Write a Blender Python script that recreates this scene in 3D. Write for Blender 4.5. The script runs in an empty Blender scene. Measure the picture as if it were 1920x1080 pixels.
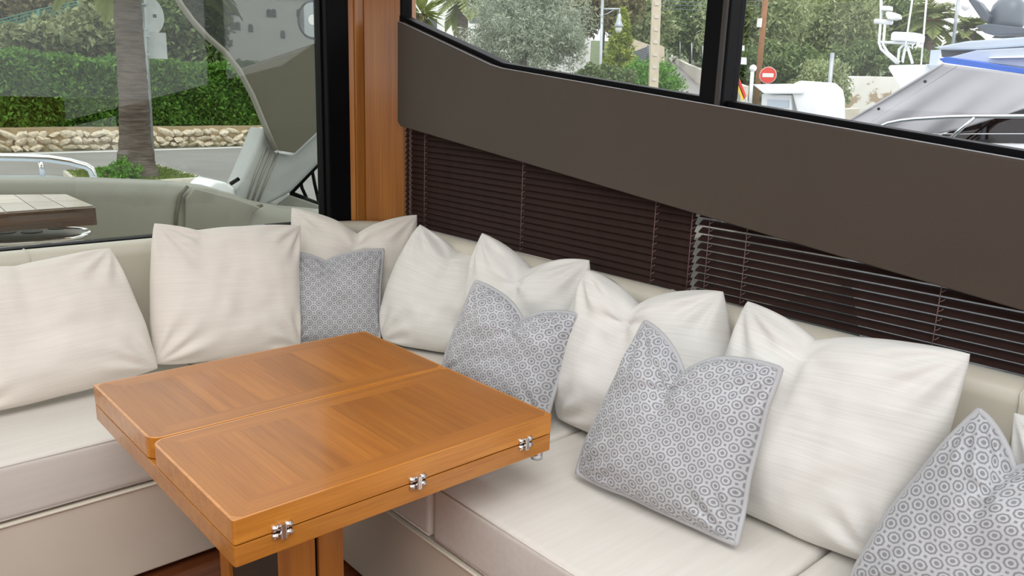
import bpy, bmesh, math, random
import numpy as np
from mathutils import Vector, Matrix, noise
random.seed(7); RNG = np.random.default_rng(7)
SC = bpy.context.scene; COL = SC.collection

# ------------------------------------------------------------------ camera
CAM_H, F_PX = 1.38, 1494.8
YAW, PITCH, ROLL = math.radians(42.36), math.radians(13.765), math.radians(1.919)
_f = np.array([math.sin(YAW)*math.cos(PITCH), math.cos(YAW)*math.cos(PITCH), -math.sin(PITCH)])
_r = np.array([math.cos(YAW), -math.sin(YAW), 0.0]); _u = np.cross(_r, _f)
_r, _u = _r*math.cos(ROLL)+_u*math.sin(ROLL), -_r*math.sin(ROLL)+_u*math.cos(ROLL)
cam_d = bpy.data.cameras.new('camera'); cam = bpy.data.objects.new('camera', cam_d); COL.objects.link(cam)
M = Matrix.Identity(4)
for i in range(3):
    M[i][0], M[i][1], M[i][2] = _r[i], _u[i], -_f[i]
M[2][3] = CAM_H
cam.matrix_world = M
cam_d.sensor_width = 36.0; cam_d.lens = F_PX/1920*36.0; cam_d.clip_start = 0.02; cam_d.clip_end = 600
SC.camera = cam
SC.view_settings.view_transform = 'Standard'; SC.view_settings.look = 'None'
SC.view_settings.gamma = 1.0; SC.view_settings.use_curve_mapping = False
SC.view_settings.exposure = 0.70

# ------------------------------------------------------------------ overcast sky
W = bpy.data.worlds.new('overcast_sky'); SC.world = W; W.use_nodes = True
wn = W.node_tree; wn.nodes.clear()
_o = wn.nodes.new('ShaderNodeOutputWorld'); _b = wn.nodes.new('ShaderNodeBackground')
_tc = wn.nodes.new('ShaderNodeTexCoord'); _s = wn.nodes.new('ShaderNodeSeparateXYZ'); _cr = wn.nodes.new('ShaderNodeValToRGB')
_cr.color_ramp.elements[0].color = (0.97, 0.98, 1.0, 1); _cr.color_ramp.elements[1].color = (0.92, 0.95, 1.0, 1)
wn.links.new(_tc.outputs['Generated'], _s.inputs[0]); wn.links.new(_s.outputs[2], _cr.inputs[0])
wn.links.new(_cr.outputs[0], _b.inputs[0]); _b.inputs[1].default_value = 1.25
wn.links.new(_b.outputs[0], _o.inputs[0])
sun_d = bpy.data.lights.new('veiled_sun', 'SUN'); sun_d.energy = 0.7; sun_d.angle = math.radians(35); sun_d.color = (1, 0.96, 0.9)
sun = bpy.data.objects.new('veiled_sun', sun_d); COL.objects.link(sun)
sun.rotation_euler = (math.radians(38), 0, math.radians(-35))

# ------------------------------------------------------------------ pixel -> place helpers (a point on a known plane)
def ray(px, py): return _r*(px-960)/F_PX - _u*(py-540)/F_PX + _f
O = np.array([0, 0, CAM_H])
def Zp(px, py, z): d = ray(px, py); return O + d*(z-CAM_H)/d[2]
def Yp(px, py, y): d = ray(px, py); return O + d*y/d[1]
def Xp(px, py, x): d = ray(px, py); return O + d*x/d[0]
def Dp(px, py, dist): d = ray(px, py); return O + d*dist/math.hypot(d[0], d[1])
def Pl(px, py, p0, n): d = ray(px, py); return O + d*((np.array(p0)-O)@n)/(d@n)

# ------------------------------------------------------------------ node helpers
class NT:
    def __init__(s, name):
        s.m = bpy.data.materials.new(name); s.m.use_nodes = True; s.t = s.m.node_tree; s.t.nodes.clear()
        s.out = s.t.nodes.new('ShaderNodeOutputMaterial')
    def n(s, typ, **kw):
        x = s.t.nodes.new('ShaderNode'+typ)
        for k, v in kw.items(): setattr(x, k, v)
        return x
    def l(s, a, b): s.t.links.new(a, b)
    def setin(s, sock, v):
        if hasattr(v, 'links') or isinstance(v, bpy.types.NodeSocket): s.l(v, sock)
        else: sock.default_value = v
    def math(s, op, a, b=0.0, c=None):
        x = s.n('Math', operation=op); s.setin(x.inputs[0], a); s.setin(x.inputs[1], b)
        if c is not None: s.setin(x.inputs[2], c)
        return x.outputs[0]
    def mix(s, fac, a, b, blend='MIX'):
        x = s.n('Mix', data_type='RGBA', blend_type=blend); s.setin(x.inputs[0], fac)
        s.setin(x.inputs[6], a if not isinstance(a, tuple) else (*a, 1)[:4]); s.setin(x.inputs[7], b if not isinstance(b, tuple) else (*b, 1)[:4])
        return x.outputs[2]
    def coord(s, which='Object', scale=(1, 1, 1), rot=(0, 0, 0), rnd=0.0):
        tc = s.n('TexCoord'); mp = s.n('Mapping'); mp.inputs['Scale'].default_value = scale; mp.inputs['Rotation'].default_value = rot
        s.l(tc.outputs[which], mp.inputs[0])
        if rnd:
            oi = s.n('ObjectInfo'); cx = s.n('CombineXYZ'); v = s.math('MULTIPLY', oi.outputs['Random'], rnd)
            for i in range(3): s.l(v, cx.inputs[i])
            s.l(cx.outputs[0], mp.inputs['Location'])
        return mp.outputs[0]
    def noise(s, vec, scale=5.0, detail=3.0, rough=0.5):
        x = s.n('TexNoise'); x.inputs['Scale'].default_value = scale; x.inputs['Detail'].default_value = detail
        x.inputs['Roughness'].default_value = rough
        if vec is not None: s.l(vec, x.inputs['Vector'])
        return x.outputs['Fac']
    def ramp(s, fac, *stops):
        x = s.n('ValToRGB'); e = x.color_ramp.elements
        while len(e) < len(stops): e.new(0.5)
        for i, (p, c) in enumerate(stops): e[i].position = p; e[i].color = (*c, 1)
        s.l(fac, x.inputs[0]); return x.outputs[0]
    def bump(s, h, strength=0.3, dist=0.01):
        x = s.n('Bump'); x.inputs['Strength'].default_value = strength; x.inputs['Distance'].default_value = dist; s.l(h, x.inputs['Height']); return x.outputs[0]
    def bsdf(s, color, rough=0.5, metal=0.0, spec=0.5, normal=None, sheen=0.0, coat=0.0, trans=0.0):
        x = s.n('BsdfPrincipled'); s.setin(x.inputs['Base Color'], (*color, 1) if isinstance(color, tuple) else color)
        s.setin(x.inputs['Roughness'], rough); s.setin(x.inputs['Metallic'], metal); x.inputs['Specular IOR Level'].default_value = spec
        if sheen: x.inputs['Sheen Weight'].default_value = sheen
        if coat: x.inputs['Coat Weight'].default_value = coat; x.inputs['Coat Roughness'].default_value = 0.12
        if normal is not None: s.l(normal, x.inputs['Normal'])
        s.l(x.outputs[0], s.out.inputs[0]); return s.m

def m_plain(name, c, rough=0.5, metal=0.0, spec=0.5, var=0.08, scale=6.0, bump=0.0, bscale=80.0, coat=0.0):
    t = NT(name); v = t.coord(); n = t.noise(v, scale)
    lo = tuple(max(0, x*(1-var)) for x in c); hi = tuple(min(1, x*(1+var)) for x in c)
    col = t.ramp(n, (0.3, lo), (0.7, hi)); nm = None
    if bump: nm = t.bump(t.noise(v, bscale, 2), bump, 0.003)
    return t.bsdf(col, rough, metal, spec, nm, coat=coat)

def m_wood(name, c1, c2, axis='X', scale=1.0, rough=0.3, coat=0.5, tone=0.25, bump=0.08):
    t = NT(name); sc = {'X': (1.2, 26, 26), 'Y': (26, 1.2, 26), 'Z': (26, 26, 1.2)}[axis]
    sc = tuple(x*scale for x in sc); v = t.coord('Object', sc, rnd=30.0)
    n1 = t.noise(v, 1.0, 4, 0.6); sc2 = tuple(x*5 if x > 2 else x*2 for x in sc); v2 = t.coord('Object', sc2, rnd=17.0); n2 = t.noise(v2, 1.0, 3, 0.6)
    f = t.math('ADD', t.math('MULTIPLY', n1, 0.6), t.math('MULTIPLY', n2, 0.4))
    col = t.ramp(f, (0.36, c1), (0.62, c2))
    oi = t.n('ObjectInfo'); br = t.math('MULTIPLY_ADD', oi.outputs['Random'], tone, 1.0-tone/2)
    hs = t.n('HueSaturation'); t.l(br, hs.inputs['Value']); t.l(col, hs.inputs['Color'])
    return t.bsdf(hs.outputs[0], rough, 0, 0.5, t.bump(n2, bump, 0.002), coat=coat)

def m_fabric(name, a, b, us=6.0, vs=260.0, sheen=0.15, bump=0.16, which='UV'):
    t = NT(name); v = t.coord(which, (us, vs, vs), rnd=40.0); slub = t.noise(v, 1.0, 3, 0.6)
    v2 = t.coord(which, (420, 420, 420)); weave = t.noise(v2, 1.0, 2)
    big = t.noise(t.coord(which, (4, 4, 4), rnd=9.0), 1.0, 2)
    f = t.math('ADD', t.math('MULTIPLY', slub, 0.75), t.math('MULTIPLY', big, 0.25))
    col = t.ramp(f, (0.32, b), (0.62, a))
    h = t.math('ADD', t.math('MULTIPLY', slub, 0.7), t.math('MULTIPLY', weave, 0.5))
    return t.bsdf(col, 0.75, 0, 0.25, t.bump(h, bump, 0.002), sheen=sheen)

def m_pattern(name, light, dark, pitch=0.033):
    t = NT(name); tc = t.n('TexCoord'); sp = t.n('SeparateXYZ'); t.l(tc.outputs['UV'], sp.inputs[0])
    s = 1.0/(pitch*math.sqrt(2))
    a = t.math('MULTIPLY', t.math('ADD', sp.outputs[0], sp.outputs[1]), s); b = t.math('MULTIPLY', t.math('SUBTRACT', sp.outputs[0], sp.outputs[1]), s)
    ax = t.math('ABSOLUTE', t.math('SUBTRACT', t.math('FRACT', t.math('ADD', a, 50.0)), 0.5)); ay = t.math('ABSOLUTE', t.math('SUBTRACT', t.math('FRACT', t.math('ADD', b, 50.0)), 0.5))
    dg = t.math('MULTIPLY', t.math('ADD', ax, ay), 0.7071); d = t.math('MAXIMUM', t.math('MAXIMUM', ax, ay), dg)
    dot = t.math('LESS_THAN', d, 0.15); ring = t.math('MULTIPLY', t.math('GREATER_THAN', d, 0.285), t.math('LESS_THAN', d, 0.405))
    sq = t.math('GREATER_THAN', dg, 0.61); k = t.math('MINIMUM', t.math('ADD', t.math('ADD', dot, ring), sq), 1.0)
    nz = t.noise(t.coord('UV', (25, 25, 25)), 1.0, 3)
    col = t.mix(k, light, dark); col = t.mix(t.math('MULTIPLY', nz, 0.25), col, (0.50, 0.51, 0.53))
    rough = t.math('MULTIPLY_ADD', k, 0.35, 0.42)
    wv = t.noise(t.coord('UV', (500, 500, 500)), 1.0, 1)
    h = t.math('ADD', t.math('MULTIPLY', k, -1.0), t.math('MULTIPLY', wv, 0.3))
    return t.bsdf(col, rough, 0, 0.45, t.bump(h, 0.35, 0.0012), sheen=0.2)

def m_glass(name, tint, r0=0.045, grey=(1, 1, 1)):
    t = NT(name); q = math.sqrt(tint)
    tr = t.n('BsdfTransparent'); tr.inputs[0].default_value = (q*grey[0], q*grey[1], q*grey[2], 1)
    gl = t.n('BsdfGlossy'); gl.inputs['Roughness'].default_value = 0.0; gl.inputs[0].default_value = (1, 1, 1, 1)
    lw = t.n('LayerWeight'); lw.inputs[0].default_value = 0.5
    p5 = t.math('POWER', lw.outputs['Facing'], 5.0); fac = t.math('MULTIPLY_ADD', p5, 0.6, r0)
    mx = t.n('MixShader'); t.l(fac, mx.inputs[0]); t.l(tr.outputs[0], mx.inputs[1]); t.l(gl.outputs[0], mx.inputs[2]); t.l(mx.outputs[0], t.out.inputs[0])
    return t.m

def m_leaf(name, a, b, rough=0.55, spec=0.3):
    t = NT(name); g = t.n('NewGeometry'); col = t.ramp(g.outputs['Random Per Island'], (0.1, a), (0.9, b))
    x = t.n('BsdfPrincipled'); t.l(col, x.inputs['Base Color']); x.inputs['Roughness'].default_value = rough; x.inputs['Specular IOR Level'].default_value = spec
    tl = t.n('BsdfTranslucent'); t.l(col, tl.inputs[0]); mx = t.n('MixShader'); mx.inputs[0].default_value = 0.3
    t.l(x.outputs[0], mx.inputs[1]); t.l(tl.outputs[0], mx.inputs[2]); t.l(mx.outputs[0], t.out.inputs[0]); return t.m

MT = {}
MT['cream'] = m_fabric('cream_slub_warm_light', (0.83, 0.785, 0.72), (0.76, 0.715, 0.65))  # pillow fabric with the warmer light of the aft run in its colour
MT['white'] = m_fabric('cream_slub_cool_light', (0.80, 0.79, 0.755), (0.71, 0.70, 0.66))  # same cream fabric, cooler light of the side run painted as a whiter base
MT['seat'] = m_fabric('seat_fabric', (0.70, 0.67, 0.62), (0.65, 0.62, 0.57), 3.0, 60.0, which='Object')
MT['vinyl'] = m_plain('cream_vinyl', (0.64, 0.60, 0.50), 0.42, var=0.03, bump=0.06, bscale=240)
MT['vinyl_base'] = m_plain('base_vinyl', (0.66, 0.60, 0.51), 0.4, var=0.03, bump=0.06, bscale=240)
MT['pattern'] = m_pattern('octagon_jacquard', (0.51, 0.52, 0.545), (0.215, 0.222, 0.24), 0.0262)
MT['velvet'] = m_plain('grey_velvet', (0.50, 0.51, 0.53), 0.6, var=0.08, scale=12)
MT['piping'] = m_plain('grey_piping', (0.46, 0.465, 0.48), 0.5, var=0.05)
MT['woodX'] = m_wood('honey_wood_x', (0.40, 0.14, 0.016), (0.55, 0.22, 0.03), 'X', scale=1.8)
MT['woodY'] = m_wood('honey_wood_y', (0.35, 0.12, 0.022), (0.53, 0.22, 0.047), 'Y')
MT['woodZ'] = m_wood('honey_wood_z', (0.36, 0.125, 0.02), (0.52, 0.205, 0.036), 'Z', rough=0.35, coat=0.3)
MT['veneer'] = m_wood('honey_veneer', (0.29, 0.092, 0.010), (0.41, 0.148, 0.018), 'Y', scale=1.6, tone=0.22, rough=0.38, coat=0.22, bump=0.02)
MT['borderX'] = m_wood('veneer_border_x', (0.31, 0.10, 0.012), (0.41, 0.15, 0.019), 'X', scale=1.5, tone=0.1, rough=0.38, coat=0.22, bump=0.02)
MT['borderY'] = m_wood('veneer_border_y', (0.30, 0.10, 0.012), (0.38, 0.138, 0.018), 'Y', scale=1.5, tone=0.1, rough=0.38, coat=0.22, bump=0.02)
MT['floor'] = m_wood('dark_floor_wood', (0.10, 0.028, 0.010), (0.19, 0.06, 0.02), 'X', rough=0.3)
MT['chrome'] = m_plain('chrome', (0.82, 0.82, 0.82), 0.12, 1.0, var=0.02)
MT['steel'] = m_plain('brushed_steel', (0.75, 0.76, 0.78), 0.2, 1.0, var=0.03)
MT['black'] = m_plain('black_frame', (0.004, 0.004, 0.005), 0.5, spec=0.08, var=0.1)
MT['charcoal'] = m_plain('charcoal_panel', (0.035, 0.03, 0.027), 0.5)
MT['taupe'] = m_plain('taupe_leather', (0.075, 0.058, 0.045), 0.5, spec=0.35, var=0.05, scale=3, bump=0.1, bscale=300)
MT['slat'] = m_plain('brown_slat', (0.030, 0.014, 0.011), 0.6, spec=0.16, var=0.15, scale=20)
MT['cord'] = m_plain('mauve_cord', (0.20, 0.12, 0.11), 0.7)
MT['ceiling'] = m_plain('white_headliner', (0.8, 0.78, 0.74), 0.7)
MT['glass_aft'] = m_glass('aft_glass', 0.70, 0.025, (0.97, 1.0, 0.96))
MT['glass_side'] = m_glass('side_glass', 0.86, 0.02)
MT['glass_dark'] = m_glass('hull_glass', 0.22, 0.03)

# ------------------------------------------------------------------ object helpers
def setp(o, label=None, cat=None, group=None, kind=None):
    if label: o['label'] = label
    if cat: o['category'] = cat
    if group: o['group'] = group
    if kind: o['kind'] = kind
    return o
def thing(name, label, cat, loc, group=None, kind=None):
    o = bpy.data.objects.new(name, None); COL.objects.link(o); o.location = tuple(float(x) for x in loc); o.empty_display_size = 0.1
    return setp(o, label, cat, group, kind)
def wloc(o):
    v = Vector(o.location); p = o.parent
    while p is not None: v = v + Vector(p.location); p = p.parent
    return v
def link(name, me, mat, parent=None, origin=None, smooth=False):
    """world-space mesh -> object whose origin sits at its base (or at origin)"""
    n = len(me.vertices); co = np.empty(n*3, dtype=np.float32); me.vertices.foreach_get('co', co); co = co.reshape(-1, 3)
    if origin is None:
        lo, hi = co.min(0), co.max(0); origin = np.array([(lo[0]+hi[0])/2, (lo[1]+hi[1])/2, lo[2]])
    co = co - np.array(origin, dtype=np.float32); me.vertices.foreach_set('co', co.astype(np.float32).ravel())
    if mat is not None: me.materials.append(MT[mat] if isinstance(mat, str) else mat)
    o = bpy.data.objects.new(name, me); COL.objects.link(o)
    loc = Vector([float(x) for x in origin])
    if parent is not None: o.parent = parent; loc = loc - wloc(parent)
    o.location = loc
    if smooth: me.polygons.foreach_set('use_smooth', [True]*len(me.polygons))
    me.update(); return o
def raw(name, verts, faces, mat, parent=None, smooth=False, uv=None):
    me = bpy.data.meshes.new(name); me.from_pydata([tuple(map(float, v)) for v in verts], [], faces)
    if uv is not None:
        ul = me.uv_layers.new(name='UVMap'); li = np.empty(len(me.loops), dtype=np.int32); me.loops.foreach_get('vertex_index', li)
        ul.data.foreach_set('uv', np.array(uv, dtype=np.float32)[li].ravel())
    return link(name, me, mat, parent, smooth=smooth)
def bm_out(name, bm, mat, parent=None, smooth=False, origin=None):
    bmesh.ops.recalc_face_normals(bm, faces=bm.faces[:])
    me = bpy.data.meshes.new(name); bm.to_mesh(me); bm.free(); return link(name, me, mat, parent, origin, smooth)
def bevel(bm, w, seg=3):
    if w > 0: bmesh.ops.bevel(bm, geom=bm.edges[:], offset=w, segments=seg, profile=0.6, affect='EDGES', clamp_overlap=True)
def box(name, lo, hi, mat, parent=None, bev=0.0, seg=2, smooth=None):
    bm = bmesh.new(); lo, hi = np.minimum(lo, hi), np.maximum(lo, hi)
    vs = [bm.verts.new((x, y, z)) for x in (lo[0], hi[0]) for y in (lo[1], hi[1]) for z in (lo[2], hi[2])]
    for f in ((0, 1, 3, 2), (4, 6, 7, 5), (0, 4, 5, 1), (2, 3, 7, 6), (0, 2, 6, 4), (1, 5, 7, 3)): bm.faces.new([vs[i] for i in f])
    bmesh.ops.recalc_face_normals(bm, faces=bm.faces[:]); bevel(bm, bev, seg)
    return bm_out(name, bm, mat, parent, smooth=(bev > 0.012) if smooth is None else smooth)
def prism(name, pts, vec, mat, parent=None, bev=0.0, seg=2, smooth=False):
    """polygon pts (3-D, planar) pushed along vec"""
    bm = bmesh.new(); a = [bm.verts.new(tuple(map(float, p))) for p in pts]; b = [bm.verts.new(tuple(float(p[i]+vec[i]) for i in range(3))) for p in pts]
    n = len(a); bm.faces.new(a); bm.faces.new(b[::-1])
    for i in range(n): bm.faces.new((a[i], b[i], b[(i+1) % n], a[(i+1) % n]))
    bmesh.ops.recalc_face_normals(bm, faces=bm.faces[:]); bevel(bm, bev, seg)
    return bm_out(name, bm, mat, parent, smooth)
def tube_geo(pts, r, sides=8, closed=False, taper=None):
    pts = [Vector([float(c) for c in p]) for p in pts]; n = len(pts); V, Fc = [], []
    up = None
    for i, p in enumerate(pts):
        if closed: t = pts[(i+1) % n]-pts[i-1]
        else: t = pts[min(i+1, n-1)]-pts[max(i-1, 0)]
        t.normalize()
        if up is None: up = Vector((0, 0, 1)) if abs(t.z) < 0.9 else Vector((1, 0, 0))
        a = t.cross(up); a.normalize(); b = a.cross(t); b.normalize(); up = b
        rr = r if taper is None else r*(1+(taper-1)*i/(n-1))
        for k in range(sides):
            an = 2*math.pi*k/sides; V.append(p + (a*math.cos(an)+b*math.sin(an))*rr)
    m = n if closed else n-1
    for i in range(m):
        for k in range(sides):
            j = (i+1) % n; Fc.append((i*sides+k, i*sides+(k+1) % sides, j*sides+(k+1) % sides, j*sides+k))
    if not closed: Fc.append(tuple(range(sides))[::-1]); Fc.append(tuple(range((n-1)*sides, n*sides)))
    return V, Fc
def tube(name, pts, r, mat, parent=None, sides=8, closed=False, taper=None):
    V, Fc = tube_geo(pts, r, sides, closed, taper); return raw(name, V, Fc, mat, parent, smooth=True)
def lathe(name, c, prof, mat, parent=None, seg=24, smooth=True):
    V, Fc = [], []; n = len(prof)
    for k in range(seg):
        a = 2*math.pi*k/seg
        for (r, z) in prof: V.append((c[0]+r*math.cos(a), c[1]+r*math.sin(a), c[2]+z))
    for k in range(seg):
        j = (k+1) % seg
        for i in range(n-1): Fc.append((k*n+i, j*n+i, j*n+i+1, k*n+i+1))
    Fc.append(tuple(k*n for k in range(seg))[::-1]); Fc.append(tuple(k*n+n-1 for k in range(seg)))
    return raw(name, V, Fc, mat, parent, smooth)
def loft(name, rings, mat, parent=None, smooth=True, closed_ring=True, caps=True):
    n = len(rings[0]); V = [p for r in rings for p in r]; Fc = []
    for i in range(len(rings)-1):
        for k in range(n if closed_ring else n-1):
            j = (k+1) % n; Fc.append((i*n+k, i*n+j, (i+1)*n+j, (i+1)*n+k))
    if caps and closed_ring: Fc.append(tuple(range(n))[::-1]); Fc.append(tuple(range((len(rings)-1)*n, len(rings)*n)))
    bm = bmesh.new(); vs = [bm.verts.new(tuple(map(float, v))) for v in V]
    for f in Fc: bm.faces.new([vs[i] for i in f])
    return bm_out(name, bm, mat, parent, smooth)
def copy_at(o, parent, loc, rot=None, scale=None):
    c = o.copy(); COL.objects.link(c); c.parent = parent
    c.location = Vector([float(x) for x in loc]) - (wloc(parent) if parent else Vector((0, 0, 0)))
    if rot is not None: c.rotation_euler = rot
    if scale is not None: c.scale = scale
    return c

# ------------------------------------------------------------------ room shell
YA = 2.95            # plane of the aft window
XS = 1.84            # front of the taupe side panel
XG = 1.90            # plane of the side glass
XL, YF, ZC = -1.9, -2.6, 2.08
def struct(o, label=None): return setp(o, label, kind='structure')
struct(box('floor', (XL, YF, -0.06), (2.0, YA+0.1, 0.0), 'floor'), 'dark reddish brown wooden salon floor under the sofa and table')
# ceiling as a rim around an unseen sunroof opening, added to let in sky light
cl = thing('ceiling', None, None, (0, 0, ZC), kind='structure')
for lo, hi in (((XL, YF, ZC), (-1.1, YA+0.1, ZC+0.05)), ((1.1, YF, ZC), (2.0, YA+0.1, ZC+0.05)), ((-1.1, 1.75, ZC), (1.1, YA+0.1, ZC+0.05)), ((-1.1, YF, ZC), (1.1, -2.0, ZC+0.05))):
    box('ceiling_panel', lo, hi, 'ceiling', cl)
# aft wall below the glass, opposite side wall and forward bulkhead
zwin = float(Yp(0, 464, YA)[2])
struct(box('wall_aft', (XL, YA-0.03, 0.0), (1.93, YA+0.05, zwin-0.03), 'vinyl'))
struct(box('wall_port', (XL-0.05, YF, 0.0), (XL, YA+0.1, 1.35), 'woodZ'))
struct(box('wall_forward', (XL, YF-0.05, 0.0), (2.0, YF, 1.2), 'woodZ'))
struct(box('wall_side', (XG+0.03, YF, -0.06), (XG+0.08, YA+0.1, 0.80), 'charcoal'))
# aft window: glass, bottom rail, black corner post
xb0, xb1 = float(Yp(603, 200, YA)[0]), float(Yp(651, 200, YA)[0])
w1 = thing('window_1', 'large tinted aft window looking onto the quay, black framed', None, (0, YA, zwin-0.03), kind='structure')
box('window_pane', (XL, YA-0.004, zwin), (xb0+0.02, YA+0.004, ZC), 'glass_aft', w1)
box('bottom_rail', (XL, YA-0.035, zwin-0.032), (xb0+0.01, YA+0.02, zwin-0.002), 'black', w1, 0.005)
box('rail_bead', (XL, YA-0.042, zwin-0.045), (xb0+0.01, YA+0.02, zwin-0.033), 'black', w1, 0.004)
box('corner_post', (xb0, YA-0.05, zwin-0.045), (xb1-0.012, YA+0.05, ZC), 'black', w1, 0.006)
box('post_seal', (xb0-0.008, YA-0.015, zwin-0.03), (xb0+0.004, YA+0.015, ZC), 'black', w1, 0.003)
# wooden corner pillar
pA = Yp(650, 200, YA-0.04); pB = Yp(667, 200, YA-0.075); pC = Yp(683, 200, YA-0.07); pD = Xp(757, 200, XG-0.01)
pil = thing('trim_1', 'honey coloured wooden corner pillar between the aft window and side window', None, (pB[0], pB[1], 0.8), kind='structure')
E2 = Xp(760, 200, XG+0.06)
prism('pillar_facing', [(pC[0]+0.001, pC[1], 0.8), (pD[0], pD[1], 0.8), (pD[0]+0.08, pD[1]+0.03, 0.8), (pD[0]+0.08, YA+0.1, 0.8), (pC[0]+0.001, YA+0.1, 0.8)], (0, 0, ZC-0.8), 'woodZ', pil, 0.004)
prism('pillar_edge', [(pB[0], pB[1], 0.8), (pC[0]-0.001, pC[1]-0.004, 0.8), (pC[0]-0.001, YA+0.1, 0.8), (pB[0], YA+0.1, 0.8)], (0, 0, ZC-0.8), 'woodZ', pil, 0.005)
prism('pillar_return', [(pA[0], pA[1], 0.8), (pB[0]-0.001, pB[1]+0.008, 0.8), (pB[0]-0.001, YA+0.1, 0.8), (pA[0], YA+0.1, 0.8)], (0, 0, ZC-0.8), 'woodZ', pil, 0.002)

# side panel (upholstered) under the side window
def sx(px, py, x=XS): q = Xp(px, py, x); return (q[1], q[2])
t0, t1, t2 = sx(745, 40), sx(927, 126), sx(1920, 301); b0, b2 = sx(745, 235), sx(1920, 584)
k = (t2[1]-t1[1])/(t2[0]-t1[0]); kb = (b2[1]-b0[1])/(b2[0]-b0[0]); YE = -0.5
def top_z(y): return t1[1]+k*(y-t1[0]) if y < t1[0] else t1[1]+(t0[1]-t1[1])*(y-t1[0])/(t0[0]-t1[0])
def bot_z(y): return b0[1]+kb*(y-b0[0])
pp = [(t0[0], t0[1]), (t1[0]+0.03, top_z(t1[0]+0.03)), (t1[0]-0.03, top_z(t1[0]-0.03)), (YE, top_z(YE)), (YE, bot_z(YE)), (b0[0]-0.02, bot_z(b0[0]-0.02)), (b0[0], b0[1]+0.015)]
tp = struct(prism('trim_2', [(XS, y, z) for y, z in pp], (0.035, 0, 0), 'taupe', None, 0.004, 3), 'taupe leather side panel sloping down below the side windows')
tube('highlight_welt', [(XS+0.004, y, top_z(y)+0.001) for y in (t0[0]-0.004, t1[0]+0.03, t1[0]-0.03, YE)], 0.0016, 'velvet', tp, 6)  # pale welt; its light colour paints the highlight along the panel's top edge
# side windows: sloping black sill frame, mullion, panes
def pane(name, y0, y1, mat, lab):
    o = thing(name, lab, None, (XG, (y0+y1)/2, top_z(min(y0, y1))), kind='structure')
    ys = sorted([y0, y1]+([t1[0]] if min(y0, y1) < t1[0] < max(y0, y1) else []))
    lower = [(XG, y, top_z(y)+0.01) for y in ys]; upper = [(XG, ys[-1], ZC), (XG, ys[0], ZC)]
    prism('window_pane', lower+upper, (0.006, 0, 0), mat, o)
    fr = [(XG-0.024, y, top_z(y)-0.03) for y in ys]+[(XG-0.024, y, top_z(y)+0.016) for y in ys[::-1]]
    prism('sill_frame', fr, (0.055, 0, 0), 'black', o, 0.003)
    return o
ym0, ym1 = float(Xp(1327, 190, XG)[1]), float(Xp(1371, 196, XG)[1])
yp_end = float(Xp(758, 20, XG)[1])
w2 = pane('window_2', ym0, yp_end, 'glass_side', 'side window pane nearest the wooden pillar, sloping lower edge')
box('jamb', (XG-0.02, yp_end-0.012, top_z(yp_end)), (XG+0.03, yp_end+0.03, ZC), 'black', w2, 0.003)
w3 = pane('window_3', YF, ym1, 'glass_side', 'side window pane beyond the black mullion')
box('mullion', (XG-0.045, ym1, top_z(ym1)-0.03), (XG+0.03, ym0, ZC), 'black', w3, 0.006)
box('mullion_strip', (XG-0.055, ym1+0.004, top_z(ym1)-0.02), (XG-0.044, ym1+0.018, ZC), 'charcoal', w3, 0.003)
# lower hull window behind the blinds
w4 = thing('window_4', 'dark lower side window behind the brown blinds', None, (XG+0.05, 0.5, 0.8), kind='structure')
prism('window_pane', [(XG+0.05, YE, 0.8), (XG+0.05, yp_end, 0.8)]+[(XG+0.05, y, top_z(y)) for y in (yp_end, t1[0], YE)], (0.006, 0, 0), 'glass_dark', w4)

# ------------------------------------------------------------------ sofa
SY, SX, SZ = 2.163, 1.063, 0.444      # front of the aft run, front of the side run, seat height
YJ1, YJ2 = 1.435, 0.668               # joints between the side cushions
XR, YR = XG-0.03, YA-0.035
sofa = thing('corner_sofa', 'cream vinyl L shaped corner sofa built under the windows', 'sofa', (1.3, 2.4, 0))
prism('base', [(XL+0.3, SY, 0.02), (SX, SY, 0.02), (SX, YF+1.2, 0.02), (XR, YF+1.2, 0.02), (XR, YR, 0.02), (XL+0.3, YR, 0.02)], (0, 0, 0.268), 'vinyl_base', sofa, 0.008, 3)
prism('plinth', [(XL+0.3, SY+0.05, 0.0), (SX+0.05, SY+0.05, 0.0), (SX+0.05, YF+1.2, 0.0), (XR, YF+1.2, 0.0), (XR, YR, 0.0), (XL+0.3, YR, 0.0)], (0, 0, 0.03), 'floor', sofa)
tube('base_piping', [(XL+0.3, SY-0.001, 0.284), (SX-0.02, SY-0.001, 0.284), (SX-0.003, SY-0.02, 0.284), (SX-0.001, SY-0.05, 0.284), (SX-0.001, YF+1.2, 0.284)], 0.004, 'vinyl', sofa)
# backrest swept round the corner
prof = [(0.0, 0.30), (0.0, 0.815), (0.012, 0.835), (0.035, 0.845), (0.065, 0.845), (0.11, 0.83), (0.10, 0.80), (0.135, 0.44), (0.14, 0.30)]
path = [((XL+0.3, YR), (0, -1))]; RC = 0.26
for i in range(13):
    a = math.radians(90*i/12); path.append(((XR-RC+RC*math.sin(a), YR-RC+RC*math.cos(a)), (-math.sin(a), -math.cos(a))))
path.append(((XR, YF+1.2), (-1, 0)))
loft('backrest', [[(p[0]+n[0]*o, p[1]+n[1]*o, z) for o, z in prof] for p, n in path], 'vinyl', sofa)
for (p, n) in (((XR, 1.33), (-1, 0)), ((XR, 0.42), (-1, 0)), ((0.52, YR), (0, -1))):
    tube('backrest_seam', [(p[0]+n[0]*(o+0.0005), p[1]+n[1]*(o+0.0005), z+0.0008) for o, z in prof[1:-1]], 0.003, 'vinyl', sofa, 6)
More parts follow.
